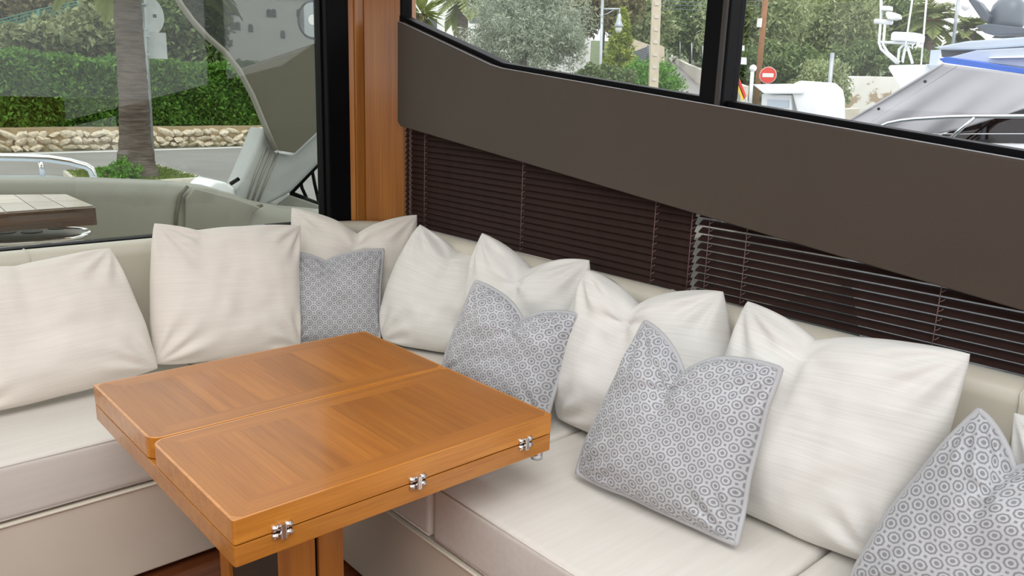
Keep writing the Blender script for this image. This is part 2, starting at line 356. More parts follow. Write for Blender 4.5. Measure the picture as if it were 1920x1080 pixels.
def seat_cushion(label, poly, z0=0.293, z1=SZ+0.004, front=None):
    o = thing('seat_cushion', label, 'cushion', (poly[0][0], poly[0][1], z0), 'seat cushions of the corner sofa')
    prism('cushion_body', [(x, y, z0) for x, y in poly], (0, 0, z1-z0), 'seat', o, 0.02, 4, True)
    if front:
        for zz, nm in ((z1-0.008, 'top_seam'), (z0+0.006, 'bottom_seam')):
            tube(nm, [(x, y, zz) for x, y in front], 0.0028, 'seat', o, 6)
    return o
g = 0.003
seat_cushion('long seat cushion of the sofa under the aft window', [(XL+0.3, SY), (0.93, SY), (0.93, YR-0.145), (XL+0.3, YR-0.145)], front=[(XL+0.3, SY+0.004), (0.92, SY+0.004)])
seat_cushion('corner seat cushion of the sofa behind the table', [(0.93+2*g, SY), (SX-0.03, SY), (SX, SY-0.03), (SX, YJ1+g), (XR-0.145, YJ1+g), (XR-0.145, YR-0.145), (0.93+2*g, YR-0.145)], front=[(SX+0.004, SY-0.04), (SX+0.004, YJ1+0.01)])
seat_cushion('seat cushion under the side window carrying patterned pillows, between two joints', [(SX, YJ1-g), (SX, YJ2+g), (XR-0.145, YJ2+g), (XR-0.145, YJ1-g)], front=[(SX+0.004, YJ1-0.012), (SX+0.004, YJ2+0.012)])
seat_cushion('seat cushion at the free end of the side run', [(SX, YJ2-g), (SX, -0.4), (XR-0.145, -0.4), (XR-0.145, YJ2-g)], front=[(SX+0.004, YJ2-0.012), (SX+0.004, -0.39)])

# ------------------------------------------------------------------ pillows
def pillow(name, label, group, C, T, chop, mats, seed, piping=False, side=(0.03, 0.03, 0.03), conc=0.03):
    TL, TR, BR, BL = [np.array(c, float) for c in C]
    nrm = np.cross(TR-BL, TL-BR); nrm /= np.linalg.norm(nrm)
    ctr = (TL+TR+BR+BL)/4
    if nrm @ (O-ctr) < 0: nrm = -nrm
    Wd = (np.linalg.norm(TR-TL)+np.linalg.norm(BR-BL))/2; Hd = (np.linalg.norm(TL-BL)+np.linalg.norm(TR-BR))/2
    N = 52; s = np.linspace(-1, 1, N+1); g1 = np.sign(s)*(1-(1-np.abs(s))**1.5)
    def P(u, v): return (TL*(1-u)*(1+v)+TR*(1+u)*(1+v)+BR*(1+u)*(1-v)+BL*(1-u)*(1-v))/4
    u0, w, c = chop
    front = np.zeros((N+1, N+1, 3)); back = front.copy(); uv = np.zeros((N+1, N+1, 2))
    off = seed*13.7
    for j, v in enumerate(g1):
        for i, u in enumerate(g1):
            top = (1+v)/2
            gg = math.exp(-(abs(u-u0)/w)**1.08)
            drop = c*gg*top**2.0
            rc = 1-0.02*(abs(u)*abs(v))**7; sd = side[0] if u < 0 else side[1]
            bl = (1-v)*(1+v)*(1-0.35*v) if sd < 0 else (1-v*v)
            uu = rc*u*(1-sd*bl*abs(u)**2); vv = rc*v*(1-(conc if v > 0 else side[2])*(1-u*u)*abs(v)**2) - drop
            uu += (u0-u)*0.10*gg*top**2
            wob = noise.noise(Vector((u*2.2+off, v*2.2, 3.1)))*0.018
            edge = max(0.0, 1-abs(u)**2.4)**0.5*max(0.0, 1-abs(v)**2.4)**0.5
            t = T*edge*(1-0.30*gg*top**1.5)
            # soft dents and folds
            t += 0.2*T*edge*noise.noise(Vector((u*1.4+off, v*1.4, seed)))
            rr = math.hypot(u-u0, (v-(1-c*1.1))); an = math.atan2(v-(1-c*1.1), u-u0)
            t += 0.15*T*c*2*math.sin(an*5+seed)*math.exp(-rr/0.42)*min(1, rr/0.12)*min(1, edge*2)
            for cu in (-1, 1):
                for cv in (-1, 1):
                    r2 = math.hypot(u-cu, v-cv); a2 = math.atan2(v-cv, u-cu)
                    t += 0.085*T*math.sin(a2*13+seed*2+cu)*math.exp(-((r2-0.42)/0.22)**2)
            # the crease line running down from the blow
            t -= 0.22*T*c*2*math.exp(-((u-u0)/0.07)**2)*top**2*edge
            t += 0.075*T*edge*noise.noise(Vector((u*5+off, v*4, seed*2)))
            b = P(uu+wob*0.6*(1-abs(v)), vv+wob*(1-abs(u)))
            tilt = 0.02*c*2*gg*top**3
            front[j, i] = b + nrm*(t - tilt*0); back[j, i] = b - nrm*(T*(0.45 if piping else 0.7)*edge*(1-0.3*gg*top**1.5))
            uv[j, i] = ((u+1)/2*Wd, (v+1)/2*Hd)
    # the filling flattens where it rests on the seat and against the backrest
    for G in (front, back):
        G[..., 2] = np.maximum(G[..., 2], SZ+0.0055)
        low = G[..., 2] < 0.80; off = 0.103+0.035*np.clip((0.80-G[..., 2])/0.36, 0, 1)
        G[..., 0] = np.where(low, np.minimum(G[..., 0], XR-off), G[..., 0]); G[..., 1] = np.where(low, np.minimum(G[..., 1], YR-off), G[..., 1])
    idx = lambda a, b: a*(N+1)+b
    fq = [(idx(j, i), idx(j, i+1), idx(j+1, i+1), idx(j+1, i)) for j in range(N) for i in range(N)]
    if piping:
        o = thing(name, label, 'pillow', (ctr[0], ctr[1], min(BL[2], BR[2])), group)
        raw('front_panel', front.reshape(-1, 3), fq, mats[0], o, True, uv.reshape(-1, 2))
        raw('back_panel', back.reshape(-1, 3), [f[::-1] for f in fq], mats[1], o, True, uv.reshape(-1, 2))
        loop = [front[0, i] for i in range(N)]+[front[j, N] for j in range(N)]+[front[N, N-i] for i in range(N)]+[front[N-j, 0] for j in range(N)]
        tube('piping', [loop[i]+nrm*0.001 for i in range(len(loop))], 0.0072, 'piping', o, 8, True)
        return o
    V = list(front.reshape(-1, 3)); U = list(uv.reshape(-1, 2)); Fq = list(fq); m = {}
    for j in range(N+1):
        for i in range(N+1):
            if i in (0, N) or j in (0, N): m[idx(j, i)] = idx(j, i)
            else: m[idx(j, i)] = len(V); V.append(back[j, i]); U.append(uv[j, i])
    Fq += [tuple(m[x] for x in f[::-1]) for f in fq]
    o = raw(name, V, Fq, mats[0], None, True, U); return setp(o, label, 'pillow', group)
def nrmv(yaw, lean):
    a, l = math.radians(yaw), math.radians(lean); return np.array([-math.sin(a)*math.cos(l), -math.cos(a)*math.cos(l), math.sin(l)])
def place(px, p0, yaw, lean):
    Q = [Pl(x, y, p0, nrmv(yaw, lean)) for x, y in px]
    for lo, up in ((2, 1), (3, 0)):
        if Q[lo][2] < 0.465: Q[lo] = Q[up]+(Q[lo]-Q[up])*(Q[up][2]-0.465)/(Q[up][2]-Q[lo][2])
    return Q
GC, GG = 'cream pillows along the corner sofa', 'grey octagon pillows on the corner sofa'
SD = {'P1': (0, -0.03, -0.04), 'P2': (-0.03, 0.07, -0.05), 'P3': (0, -0.03, 0), 'P4': (-0.20, -0.05, -0.05), 'P5': (-0.08, -0.06, 0), 'P6': (-0.14, -0.10, -0.05), 'P7': (-0.10, -0.05, -0.06),
      'A': (0.0, 0.05, 0.0), 'B': (-0.04, 0.02, 0), 'C': (-0.03, 0.07, 0.02), 'D': (-0.10, 0, 0)}
CP = [
 ('P1', [(-150, 505), (209, 461), (300, 692), (-120, 800)], (0.3, 2.50, .47), 0, 22, 0.10, (-0.1, 0.5, 0.10), 'cream', 'wide cream pillow lying back against the sofa beside the table corner, farthest from the pillar'),
 ('P2', [(283, 411), (567, 420), (566, 655), (288, 686)], (0.9, 2.54, .47), 0, 15, 0.105, (-0.45, 0.5, 0.11), 'cream', 'plump cream pillow upright against the aft window sill'),
 ('P3', [(543, 382), (787, 395), (745, 650), (550, 660)], (1.52, 2.62, .46), 32, 15, 0.095, (0.05, 0.5, 0.40), 'cream', 'cream pillow with a chopped top in the sofa corner below the wooden pillar'),
 ('P4', [(786, 413), (985, 500), (900, 740), (700, 690)], (1.57, 2.4, .46), 62, 15, 0.11, (-0.15, 0.5, 0.22), 'white', 'cream pillow standing edge forward between the corner pillow and the blinds'),
 ('P5', [(902, 428), (1110, 480), (1075, 760), (858, 720)], (1.62, 1.9, .46), 76, 15, 0.105, (0.02, 0.5, 0.36), 'white', 'cream pillow with a chopped top right behind the small patterned pillow at the table'),
 ('P6', [(1098, 495), (1360, 540), (1360, 900), (1035, 830)], (1.57, 1.4, .46), 82, 15, 0.11, (-0.12, 0.45, 0.34), 'white', 'cream pillow with a chopped top between the two upright patterned pillows'),
 ('P7', [(1398, 554), (1828, 659), (1660, 1092), (1318, 930)], (1.545, .8, .46), 90, 15, 0.10, (-0.22, 0.42, 0.22), 'white', 'largest cream pillow leaning below the blind, with a rounded top corner'),
 ('P8', [(1896, 765), (2330, 860), (2230, 1300), (1890, 1120)], (1.545, .3, .46), 90, 15, 0.09, (0, 0.45, 0.25), 'white', 'cream pillow just showing behind the patterned pillow at the free sofa end'),
]
for i, (nm, px, p0, yaw, lean, T, chop, mt, lab) in enumerate(CP):
    pillow('throw_pillow', lab, GC, place(px, p0, yaw, lean), T, chop, (mt,), i+1, side=SD.get(nm, (0.03, 0.03, 0.02)))
GP = [
 ('A', [(520, 466), (720, 466), (712, 640), (540, 650)], (1.44, 2.50, .47), 30, 16, 0.075, (-0.12, 0.4, 0.28), 'grey octagon patterned pillow tucked in the corner between two cream pillows'),
 ('B', [(892, 525), (1088, 587), (1022, 800), (826, 712)], (1.40, 1.7, .46), 72, 18, 0.075, (0.08, 0.38, 0.40), 'grey octagon patterned pillow standing right behind the wooden table top'),
 ('C', [(1211, 596), (1468, 689), (1378, 1044), (1080, 888)], (1.35, 1.1, .45), 85, 22, 0.088, (-0.18, 0.36, 0.42), 'grey octagon patterned pillow with deep notched top on the open seat before two cream pillows'),
 ('D', [(1842, 755), (2150, 905), (1990, 1340), (1590, 1100)], (1.42, .5, .46), 92, 22, 0.09, (-0.25, 0.42, 0.38), 'grey octagon patterned pillow at the free end of the sofa'),
]
for i, (nm, px, p0, yaw, lean, T, chop, lab) in enumerate(GP):
    pillow('patterned_pillow', lab, GG, place(px, p0, yaw, lean), T, chop, ('pattern', 'velvet'), i+21, True, SD.get(nm, (0.03, 0.03, 0.02)))

# ------------------------------------------------------------------ folding table
tx0, tx1, ty0, ty1, tzt = 0.478, 1.240, 1.207, 2.022, 0.66
tzm, tzb = tzt-0.0487, tzt-0.0905; tym = 1.616
tbl = thing('folding_table', 'honey wooden folding table with two leaves folded on top, chrome hinges', 'table', (0.76, 1.65, 0))
def rrect(x0, x1, y0, y1, rad, n=6):
    P = []
    for cx, cy, a0, r in ((x1, y1, 0, rad[2]), (x0, y1, 90, rad[3]), (x0, y0, 180, rad[0]), (x1, y0, 270, rad[1])):
        sgx = 1 if a0 in (0, 270) else -1; sgy = 1 if a0 in (0, 90) else -1
        for i in range(n+1):
            a = math.radians(a0+90*i/n); P.append((cx-sgx*r+r*math.cos(a), cy-sgy*r+r*math.sin(a)))
    return P
prism('lower_top', [(x, y, tzb) for x, y in rrect(tx0, tx1, ty0, ty1, (.006, .006, .006, .006), 3)], (0, 0, tzm-tzb-0.002), 'woodX', tbl, 0.003, 2)
def leaf(y0, y1, rad):
    lf = prism('leaf', [(x, y, tzm+0.001) for x, y in rrect(tx0, tx1, y0, y1, rad)], (0, 0, tzt-tzm-0.0022), 'woodX', tbl, 0.004, 3)
    b, zt, e = 0.052, tzt-0.0016, 0.006
    X0, X1, Y0, Y1 = tx0+e, tx1-e, y0+e, y1-e
    ix0, ix1, iy0, iy1 = X0+b, X1-b, Y0+b, Y1-b; q = 0.014
    H = (0, 0, 0.0013); z = zt-0.0006
    def pc(pts): return [(x, y, z) for x, y in pts]
    prism('border_strip', pc([(X0+q, Y0), (X1-q, Y0), (ix1, iy0), (ix0, iy0)]), H, 'borderX', lf)
    prism('border_strip', pc([(X0+q, Y1), (X1-q, Y1), (ix1, iy1), (ix0, iy1)]), H, 'borderX', lf)
    prism('border_strip', pc([(X0, Y0+q), (X0+q, Y0), (ix0, iy0), (ix0, iy1), (X0+q, Y1), (X0, Y1-q)]), H, 'borderY', lf)
    prism('border_strip', pc([(X1, Y0+q), (X1-q, Y0), (ix1, iy0), (ix1, iy1), (X1-q, Y1), (X1, Y1-q)]), H, 'borderY', lf)
    n = 6; wd = (ix1-ix0)/n
    for i in range(n): box('veneer_panel', (ix0+i*wd+0.0002, iy0, z), (ix0+(i+1)*wd-0.0002, iy1, z+0.0013), 'veneer', lf)
leaf(ty0, tym-0.002, (.005, .005, .006, .030)); leaf(tym+0.002, ty1, (.030, .010, .012, .005))
def hinge(px, py):
    c = Yp(px, py, ty0); h = thing('hinge', None, None, (c[0], ty0, tzm)); h.parent = tbl; h.location = Vector((c[0], ty0, tzm))-Vector(tbl.location)
    setp(h, 'small chrome hinge'); x = c[0]; w = 0.019
    for dz in (-0.0075, 0.0075):
        for s in (-1, 1):
            V, Fc = tube_geo([(x+s*0.006, ty0-0.001, tzm+dz), (x+s*w, ty0-0.001, tzm+dz)], 0.0062, 12); raw('knuckle', V, Fc, 'chrome', h, True)
    box('link', (x-0.0055, ty0-0.0105, tzm-0.015), (x+0.0055, ty0+0.002, tzm+0.015), 'chrome', h, 0.002)
for q in ((528, 992), (782, 902), (984, 829)): hinge(*q)
# pedestal
px0, px1 = 0.697, 0.757
for lo, hi in (((px0, 1.45), (px1, 1.517)), ((0.765, 1.45), (0.828, 1.517)), ((px0, 1.806), (px1, 1.86)), ((0.765, 1.806), (0.828, 1.86))):
    box('leg', (lo[0], lo[1], 0.03), (hi[0], hi[1], tzb), 'woodZ', tbl, 0.004)
box('pedestal_panel', (px0+0.012, 1.517, 0.03), (px0+0.03, 1.806, tzb), 'charcoal', tbl)
box('gap_shade_sheet', (px1-0.002, 1.46, 0.03), (0.767, 1.85, tzb), 'black', tbl)  # black sheet painting the shade in the narrow gap between the legs
box('pedestal_foot', (0.60, 1.36, 0.0), (0.92, 1.95, 0.03), 'woodX', tbl, 0.006)
lk = Zp(1012, 853, tzb-0.012)
V, Fc = tube_geo([(lk[0], lk[1]+0.01, tzb-0.024), (lk[0], lk[1]+0.01, tzb)], 0.014, 14); raw('catch', V, Fc, 'steel', tbl, True)

# ------------------------------------------------------------------ venetian blinds
XB = XS+0.048
def blind(y0, y1, cords, tilt, label, pitch=0.0222, width=0.025):
    z0 = 0.835; zt_ = min(bot_z(y1)+0.06, 1.27)
    o = thing('venetian_blind', label, 'blind', (XB, (y0+y1)/2, z0), 'brown venetian blinds below the side panel')
    L = y1-y0; a = math.radians(tilt)
    # one curved slat, shared
    cs = []
    for i in range(5):
        s = (i/4-0.5)*width; bow = 0.0018*(1-(2*i/4-1)**2)
        cs.append((s*math.cos(a)-bow*math.sin(a), s*math.sin(a)+bow*math.cos(a)))
    V, Fc = [], []
    nn = np.array([-math.sin(a), math.cos(a)])*0.0011
    ring = [(x, z) for x, z in cs]+[(x-nn[0], z-nn[1]) for x, z in cs[::-1]]
    for yy in (-L/2, L/2):
        for x, z in ring: V.append((x, yy, z))
    m = len(ring)
    for i in range(m): Fc.append((i, (i+1) % m, m+(i+1) % m, m+i))
    Fc.append(tuple(range(m))[::-1]); Fc.append(tuple(range(m, 2*m)))
    n = int((zt_-z0)/pitch); first = None
    for i in range(n):
        z = z0+0.01+i*pitch
        # slats higher up are hidden by the panel and shorter in view, still full length
        if first is None:
            first = raw('slat', [(XB+v[0], (y0+y1)/2+v[1], z+v[2]) for v in V], Fc, 'slat', o)
            bz = wloc(first).z-z
        else: copy_at(first, o, (wloc(first).x, (y0+y1)/2, z+bz))
    for yc in cords:
        zz = min(bot_z(yc)+0.05, zt_)
        c = tube('ladder_cord', [(XB-0.0175, yc, z0), (XB-0.0175, yc, zz)], 0.0013, 'cord', o, 6)
        V2, F2 = [], []
        for i in range(n):
            z = z0+0.012+i*pitch
            if z+0.01 > zz: break
            v, f = tube_geo([(XB-0.018, yc-0.001, z), (XB-0.017, yc-0.006, z+0.002), (XB-0.013, yc-0.010, z+0.007)], 0.0011, 5)
            b_ = len(V2); V2 += v; F2 += [tuple(x+b_ for x in q) for q in f]
        setp(raw('rung', V2, F2, 'cord', c, True), kind='stuff')
    return o
yB0 = float(Xp(1303, 470, XB)[1]); yB1 = float(Xp(1308, 470, XB)[1]); yBe = float(Xp(762, 330, XB)[1])
ycs = lambda *a: [float(Xp(px, py, XB-0.0175)[1]) for px, py in a]
bl1 = blind(yB0+0.004, yBe, ycs((796, 320), (978, 385), (1225, 450), (1293, 470)), 62, 'dark brown venetian blind with closed slats next to the wooden pillar')
bl2 = blind(YE+0.05, yB1-0.004, ycs((1326, 470), (1394, 500), (1757, 590)), 32, 'dark brown venetian blind with half open slats showing grey light')
# bead chain at the pillar end of the first blind
V2, F2 = [], []
ych = float(Xp(770, 300, XB-0.02)[1])
for s in (0, 1):
    pts = []
    for i in range(90):
        z = 0.88+0.36*i/89; pts.append((XB-0.024+0.002*math.sin(i*1.3), ych-0.008*s+0.0025*math.cos(i*1.3+s), z))
    v, f = tube_geo(pts, 0.0017, 5); b_ = len(V2); V2 += v; F2 += [tuple(x+b_ for x in q) for q in f]
raw('pull_chain', V2, F2, 'cord', bl1, True)

# ------------------------------------------------------------------ outside: materials
MT['glass_arch'] = m_glass('arch_glass', 0.25, 0.02)
def m_bark():
    t = NT('palm_bark'); v = t.coord('Object', (3, 3, 30)); n = t.noise(v, 1.0, 4, 0.6); n2 = t.noise(t.coord('Object', (1.5, 1.5, 1.2)), 1.0, 3)
    col = t.ramp(t.math('ADD', t.math('MULTIPLY', n, 0.6), t.math('MULTIPLY', n2, 0.4)), (0.35, (0.075, 0.058, 0.05)), (0.65, (0.20, 0.165, 0.14)))
    return t.bsdf(col, 0.9, 0, 0.2, t.bump(n, 0.8, 0.03))
MT['asphalt'] = m_plain('asphalt', (0.27, 0.258, 0.245), 0.85, var=0.08, scale=1.2, bump=0.2, bscale=60)
MT['concrete'] = m_plain('pale_concrete', (0.62, 0.58, 0.50), 0.8, var=0.08)
MT['earth'] = m_plain('ochre_earth', (0.40, 0.31, 0.19), 0.9, var=0.2, scale=4)
MT['grass'] = m_plain('hill_green', (0.085, 0.12, 0.04), 0.9, var=0.4, scale=1.5)
MT['water'] = m_plain('harbour_water', (0.06, 0.10, 0.10), 0.08, var=0.2, scale=0.6)
MT['stone'] = m_plain('dry_stone', (0.66, 0.57, 0.45), 0.85, var=0.3, scale=5, bump=0.4, bscale=20)
MT['gel'] = m_plain('white_gelcoat', (0.84, 0.86, 0.88), 0.25, var=0.02)
MT['gel_blue'] = m_plain('bluish_gelcoat', (0.50, 0.57, 0.66), 0.25, var=0.03)
MT['gel_grey'] = m_plain('grey_bulwark', (0.25, 0.245, 0.205), 0.4, var=0.03)
MT['arch_grey'] = m_plain('arch_gelcoat', (0.36, 0.37, 0.36), 0.35, var=0.03)
MT['olive_panel'] = m_plain('olive_brown_panel', (0.105, 0.095, 0.065), 0.5, var=0.05)
MT['teak'] = m_wood('cockpit_teak', (0.50, 0.40, 0.33), (0.66, 0.56, 0.48), 'X', rough=0.4)
MT['teak_edge'] = m_wood('cockpit_teak_edge', (0.07, 0.035, 0.02), (0.13, 0.07, 0.045), 'X', rough=0.4)
MT['bark'] = m_bark()
MT['pole_wood'] = m_plain('pine_pole', (0.42, 0.20, 0.10), 0.8, var=0.15)
MT['pole_conc'] = m_plain('concrete_pole', (0.58, 0.50, 0.38), 0.8, var=0.08)
MT['pole_grey'] = m_plain('galvanised', (0.42, 0.46, 0.48), 0.4, 0.6)
MT['paint_white'] = m_plain('white_paint', (0.82, 0.82, 0.80), 0.5, var=0.04)
MT['sign_back'] = m_plain('sign_back_alloy', (0.60, 0.62, 0.64), 0.45, 0.3)
MT['red'] = m_plain('sign_red', (0.72, 0.05, 0.03), 0.4)
MT['yellow'] = m_plain('flag_yellow', (0.85, 0.62, 0.06), 0.7)
MT['canvas'] = m_plain('grey_canvas', (0.40, 0.40, 0.42), 0.8, var=0.08, scale=2)
MT['blue'] = m_plain('royal_blue', (0.02, 0.12, 0.55), 0.35)
MT['dome'] = m_plain('slate_radome', (0.13, 0.155, 0.18), 0.3)
MT['slate'] = m_plain('slate_mast', (0.09, 0.11, 0.135), 0.4)
MT['darkglass'] = m_plain('dark_boat_glass', (0.012, 0.016, 0.022), 0.06, spec=0.6)
MT['fence_green'] = m_plain('green_post', (0.05, 0.20, 0.16), 0.5)
MT['window_dark'] = m_plain('villa_window', (0.10, 0.12, 0.13), 0.2)
def m_wall_peel():
    t = NT('peeling_white_wall'); v = t.coord(); n = t.noise(v, 0.9, 5, 0.6)
    col = t.ramp(n, (0.39, (0.42, 0.32, 0.22)), (0.42, (0.78, 0.76, 0.70)), (0.62, (0.84, 0.83, 0.80)), (0.72, (0.66, 0.65, 0.60))); return t.bsdf(col, 0.85)
MT['peel'] = m_wall_peel()
LF = {
 'hedge': m_leaf('hedge_leaf', (0.05, 0.14, 0.018), (0.16, 0.32, 0.045)),
 'shrub': m_leaf('shrub_leaf', (0.16, 0.20, 0.09), (0.38, 0.41, 0.21)),
 'dark': m_leaf('evergreen_leaf', (0.08, 0.14, 0.045), (0.26, 0.34, 0.13)),
 'olive': m_leaf('olive_leaf', (0.20, 0.25, 0.16), (0.50, 0.55, 0.43)),
 'pine': m_leaf('pine_leaf', (0.20, 0.26, 0.11), (0.46, 0.52, 0.27)),
 'conifer': m_leaf('conifer_leaf', (0.14, 0.22, 0.02), (0.42, 0.48, 0.08)),
 'bright': m_leaf('bright_leaf', (0.07, 0.22, 0.02), (0.20, 0.42, 0.06)),
 'palm': m_leaf('palm_leaf', (0.10, 0.17, 0.05), (0.36, 0.40, 0.14)),
 'dry': m_leaf('dry_leaf', (0.16, 0.15, 0.07), (0.34, 0.30, 0.15)),
 'grass': m_leaf('lawn_blade', (0.10, 0.17, 0.03), (0.26, 0.32, 0.08)),
}
def mesh_np(name, V, Q, mat, parent=None):
    me = bpy.data.meshes.new(name); me.vertices.add(len(V)); me.vertices.foreach_set('co', V.astype(np.float32).ravel())
    me.loops.add(Q.size); me.loops.foreach_set('vertex_index', Q.astype(np.int32).ravel()); me.polygons.add(len(Q))
    me.polygons.foreach_set('loop_start', np.arange(0, Q.size, 4, dtype=np.int32)); me.update(calc_edges=True); me.validate()
    return link(name, me, mat, parent)
def leaves(name, P, size, mat, parent=None, aspect=0.42, direction=None, spread=1.0):
    n = len(P); a = RNG.normal(size=(n, 3))
    if direction is not None: a = np.asarray(direction)+a*spread
    a /= np.linalg.norm(a, axis=1)[:, None]; b = np.cross(a, RNG.normal(size=(n, 3))); b /= np.linalg.norm(b, axis=1)[:, None]
    s = size*RNG.uniform(0.6, 1.3, size=(n, 1)); V = np.stack([P-a*s, P+b*s*aspect, P+a*s, P-b*s*aspect], 1).reshape(-1, 3)
    return mesh_np(name, V, np.arange(4*n).reshape(-1, 4), LF[mat], parent)
def blob(c, rad, n, clumps=40, cs=0.28, fill=0.55):
    c = np.array(c); rad = np.array(rad); d = RNG.normal(size=(clumps, 3)); d /= np.linalg.norm(d, axis=1)[:, None]
    k = d*rad*RNG.uniform(fill, 1.0, size=(clumps, 1)); pick = RNG.integers(0, clumps, n)
    q = RNG.normal(size=(n, 3)); q /= np.linalg.norm(q, axis=1)[:, None]; q *= RNG.uniform(0.25, 1, size=(n, 1))**0.6
    return c + k[pick] + q*rad.min()*cs*RNG.uniform(0.6, 1.5, size=(clumps, 1))[pick]
def px2m(d, px): return d*px/F_PX
def ground_z(p):
    d = math.hypot(p[0], p[1]); az = math.degrees(math.atan2(p[0], p[1]))
    if az < 31: return -0.37 + (0.27*max(0, d-27) if d > 27 else 0)
    s = 0.095 if az < 60 else 0.095+(0.045-0.095)*min(1, (az-60)/8)
    s *= min(1, (az-31)/4); return -0.37 + s*max(0, d-13)
def tree(name, label, px, py, d, rw, rh, n, mat, leaf, group=None, trunk=True, clumps=45, cs=0.3, depth=None, asp=0.42, fill=0.55, tr=0.12, cat='tree'):
    c = Dp(px, py, d); R = px2m(d, rw); Hh = px2m(d, rh); g = ground_z(c); g = min(g, c[2]-Hh*0.7)
    o = thing(name, label, cat, (c[0], c[1], g), group)
    if trunk: tube('trunk', [(c[0]+0.1, c[1], g-0.2), (c[0]-0.05, c[1], (g+c[2])/2), (c[0], c[1], c[2]+Hh*0.3)], tr, 'bark', o, 8, taper=0.5)
    f = leaves('foliage', blob(c, (R, depth or R*0.8, Hh), n, clumps, cs, fill), leaf, mat, o, asp); f['kind'] = 'stuff'; return o
def palm_fronds(o, c, n, length, mat, droop=0.5, up=(-0.2, 0.9), lw=0.018):
    """each frond its own part: a rib with two rows of leaflets"""
    for k in range(n):
        az = 2*math.pi*(k+random.random()*0.6)/n*2.4; el = random.uniform(*up); L = length*random.uniform(0.8, 1.1); V, Q = [], []
        d0 = np.array([math.cos(az)*math.cos(el), math.sin(az)*math.cos(el), math.sin(el)]); side = np.array([-math.sin(az), math.cos(az), 0])
        m = 22; pts = []
        for i in range(m+1):
            s = i/m; pts.append(np.array(c)+d0*L*s+np.array([0, 0, -droop*L*s*s]))
        V = [p for p in pts]
        for i in range(2, m):
            s = i/m; ll = L*0.30*math.sin(math.pi*min(1, 0.12+s*0.9))+0.02; t = pts[i+1]-pts[i]; t = t/np.linalg.norm(t)
            for sg in (-1, 1):
                dr = side*sg*0.8+t*0.65+np.array([0, 0, -0.12-0.3*random.random()]); dr /= np.linalg.norm(dr)
                b = len(V); V += [pts[i+1]+dr*ll*0.7+t*L*lw*0.3, pts[i]+dr*ll]; Q.append((i, i+1, b, b+1))
        V = np.array(V); used = np.unique(np.array(Q)); mp = -np.ones(len(V), int); mp[used] = np.arange(len(used)); V = V[used]; Q = mp[np.array(Q)]
        mesh_np('frond', np.array(V), np.array(Q), LF[mat], o)

# ------------------------------------------------------------------ ground, road, harbour
GZ = -0.37
def hill():
    az = np.radians(np.linspace(-30, 110, 90)); dd = np.array([6.5, 9, 11, 13, 16, 20, 24, 26.9, 27.2, 30, 35, 42, 50, 60, 75, 95, 120, 150, 200]); V, Q = [], []
    for a in az:
        for d in dd:
            p = (math.sin(a)*d, math.cos(a)*d); p = (p[0], max(p[1], 5.9)) ; V.append((p[0], p[1], min(ground_z(p), 9.0)-0.0))
    n = len(dd)
    for i in range(len(az)-1):
        for j in range(n-1): Q.append((i*n+j, i*n+j+1, (i+1)*n+j+1, (i+1)*n+j))
    return raw('hillside', V, [q[::-1] for q in Q], 'grass', None, True)
struct(hill(), 'green hillside rising behind the quay')
HB = float(np.linalg.norm(Zp(250, 279, GZ)[:2]))      # distance of the stone wall foot
A0, A1 = Zp(-260, 296, GZ), Zp(620, 270, GZ)          # stone wall foot line
wd = (A1-A0); WL = np.linalg.norm(wd); wd /= WL; wn_ = np.array([-wd[1], wd[0], 0])   # along, away from the camera
rd = np.array([[-40, 5.9], [A0[0]-20*wd[0], A0[1]-20*wd[1]], [A1[0]+6*wd[0], A1[1]+6*wd[1]], [A1[0]+9, A1[1]-9], [60, 7.0], [60, 5.9]])
struct(prism('road', [(x, y, GZ-0.18) for x, y in rd], (0, 0, 0.2), 'asphalt'), 'grey asphalt quay road behind the boat')
struct(box('water', (-60, -60, -1.6), (90, 5.9, -1.5), 'water'))
struct(box('quay_wall', (-40, 5.75, -1.6), (60, 6.3, GZ+0.06), 'concrete'))
# pale kerb line along the far side of the road
k0, k1 = Zp(-260, 298, GZ), Zp(620, 272, GZ)
kd = k1-k0; kd /= np.linalg.norm(kd); kn = np.array([-kd[1], kd[0], 0])
setp(prism('road_line', [k0, k1, k1-kn*0.28, k0-kn*0.28], (0, 0, 0.024), 'paint_white'), 'pale painted edge line along the far side of the road', kind='structure')
# dry stone wall: stones are pieces
hs = px2m(HB, 31)
sw = thing('stone_wall', 'low dry stone wall at the foot of the clipped hedge', 'wall', (A0+A1)/2)
prism('wall_core', [A0+wn_*0.25, A1+wn_*0.25, A1+wn_*0.5, A0+wn_*0.5], (0, 0, hs*0.9), 'earth', sw)
protos = []
for i in range(6):
    bm = bmesh.new(); bmesh.ops.create_icosphere(bm, subdivisions=1, radius=0.5)
    for v in bm.verts: v.co *= random.uniform(0.65, 1.2)
    protos.append(bm_out('stone', bm, 'stone', sw, origin=(0, 0, 0)))
first = [True]*6; x = 0.0; rows = 3
for r in range(rows):
    x = random.uniform(0, 0.2)
    while x < WL:
        w = random.uniform(0.15, 0.45)
        if True:
            p = A0+wd*(x+w/2)+wn_*(0.25+random.uniform(-0.05, 0.05)); z = p[2]+hs*(r+0.5)/rows+random.uniform(-0.02, 0.02)
            i = random.randrange(6); st = protos[i] if first[i] else protos[i].copy()
            if not first[i]: COL.objects.link(st)
            first[i] = False; st.parent = sw; st.location = Vector((p[0], p[1], z))-Vector(sw.location)
            st.rotation_euler = (random.uniform(-.4, .4), random.uniform(-.6, .6), math.atan2(wd[1], wd[0])+random.uniform(-.3, .3)); st.scale = (w*1.15, 0.30, hs/rows*random.uniform(0.95, 1.6))
        x += w*0.78
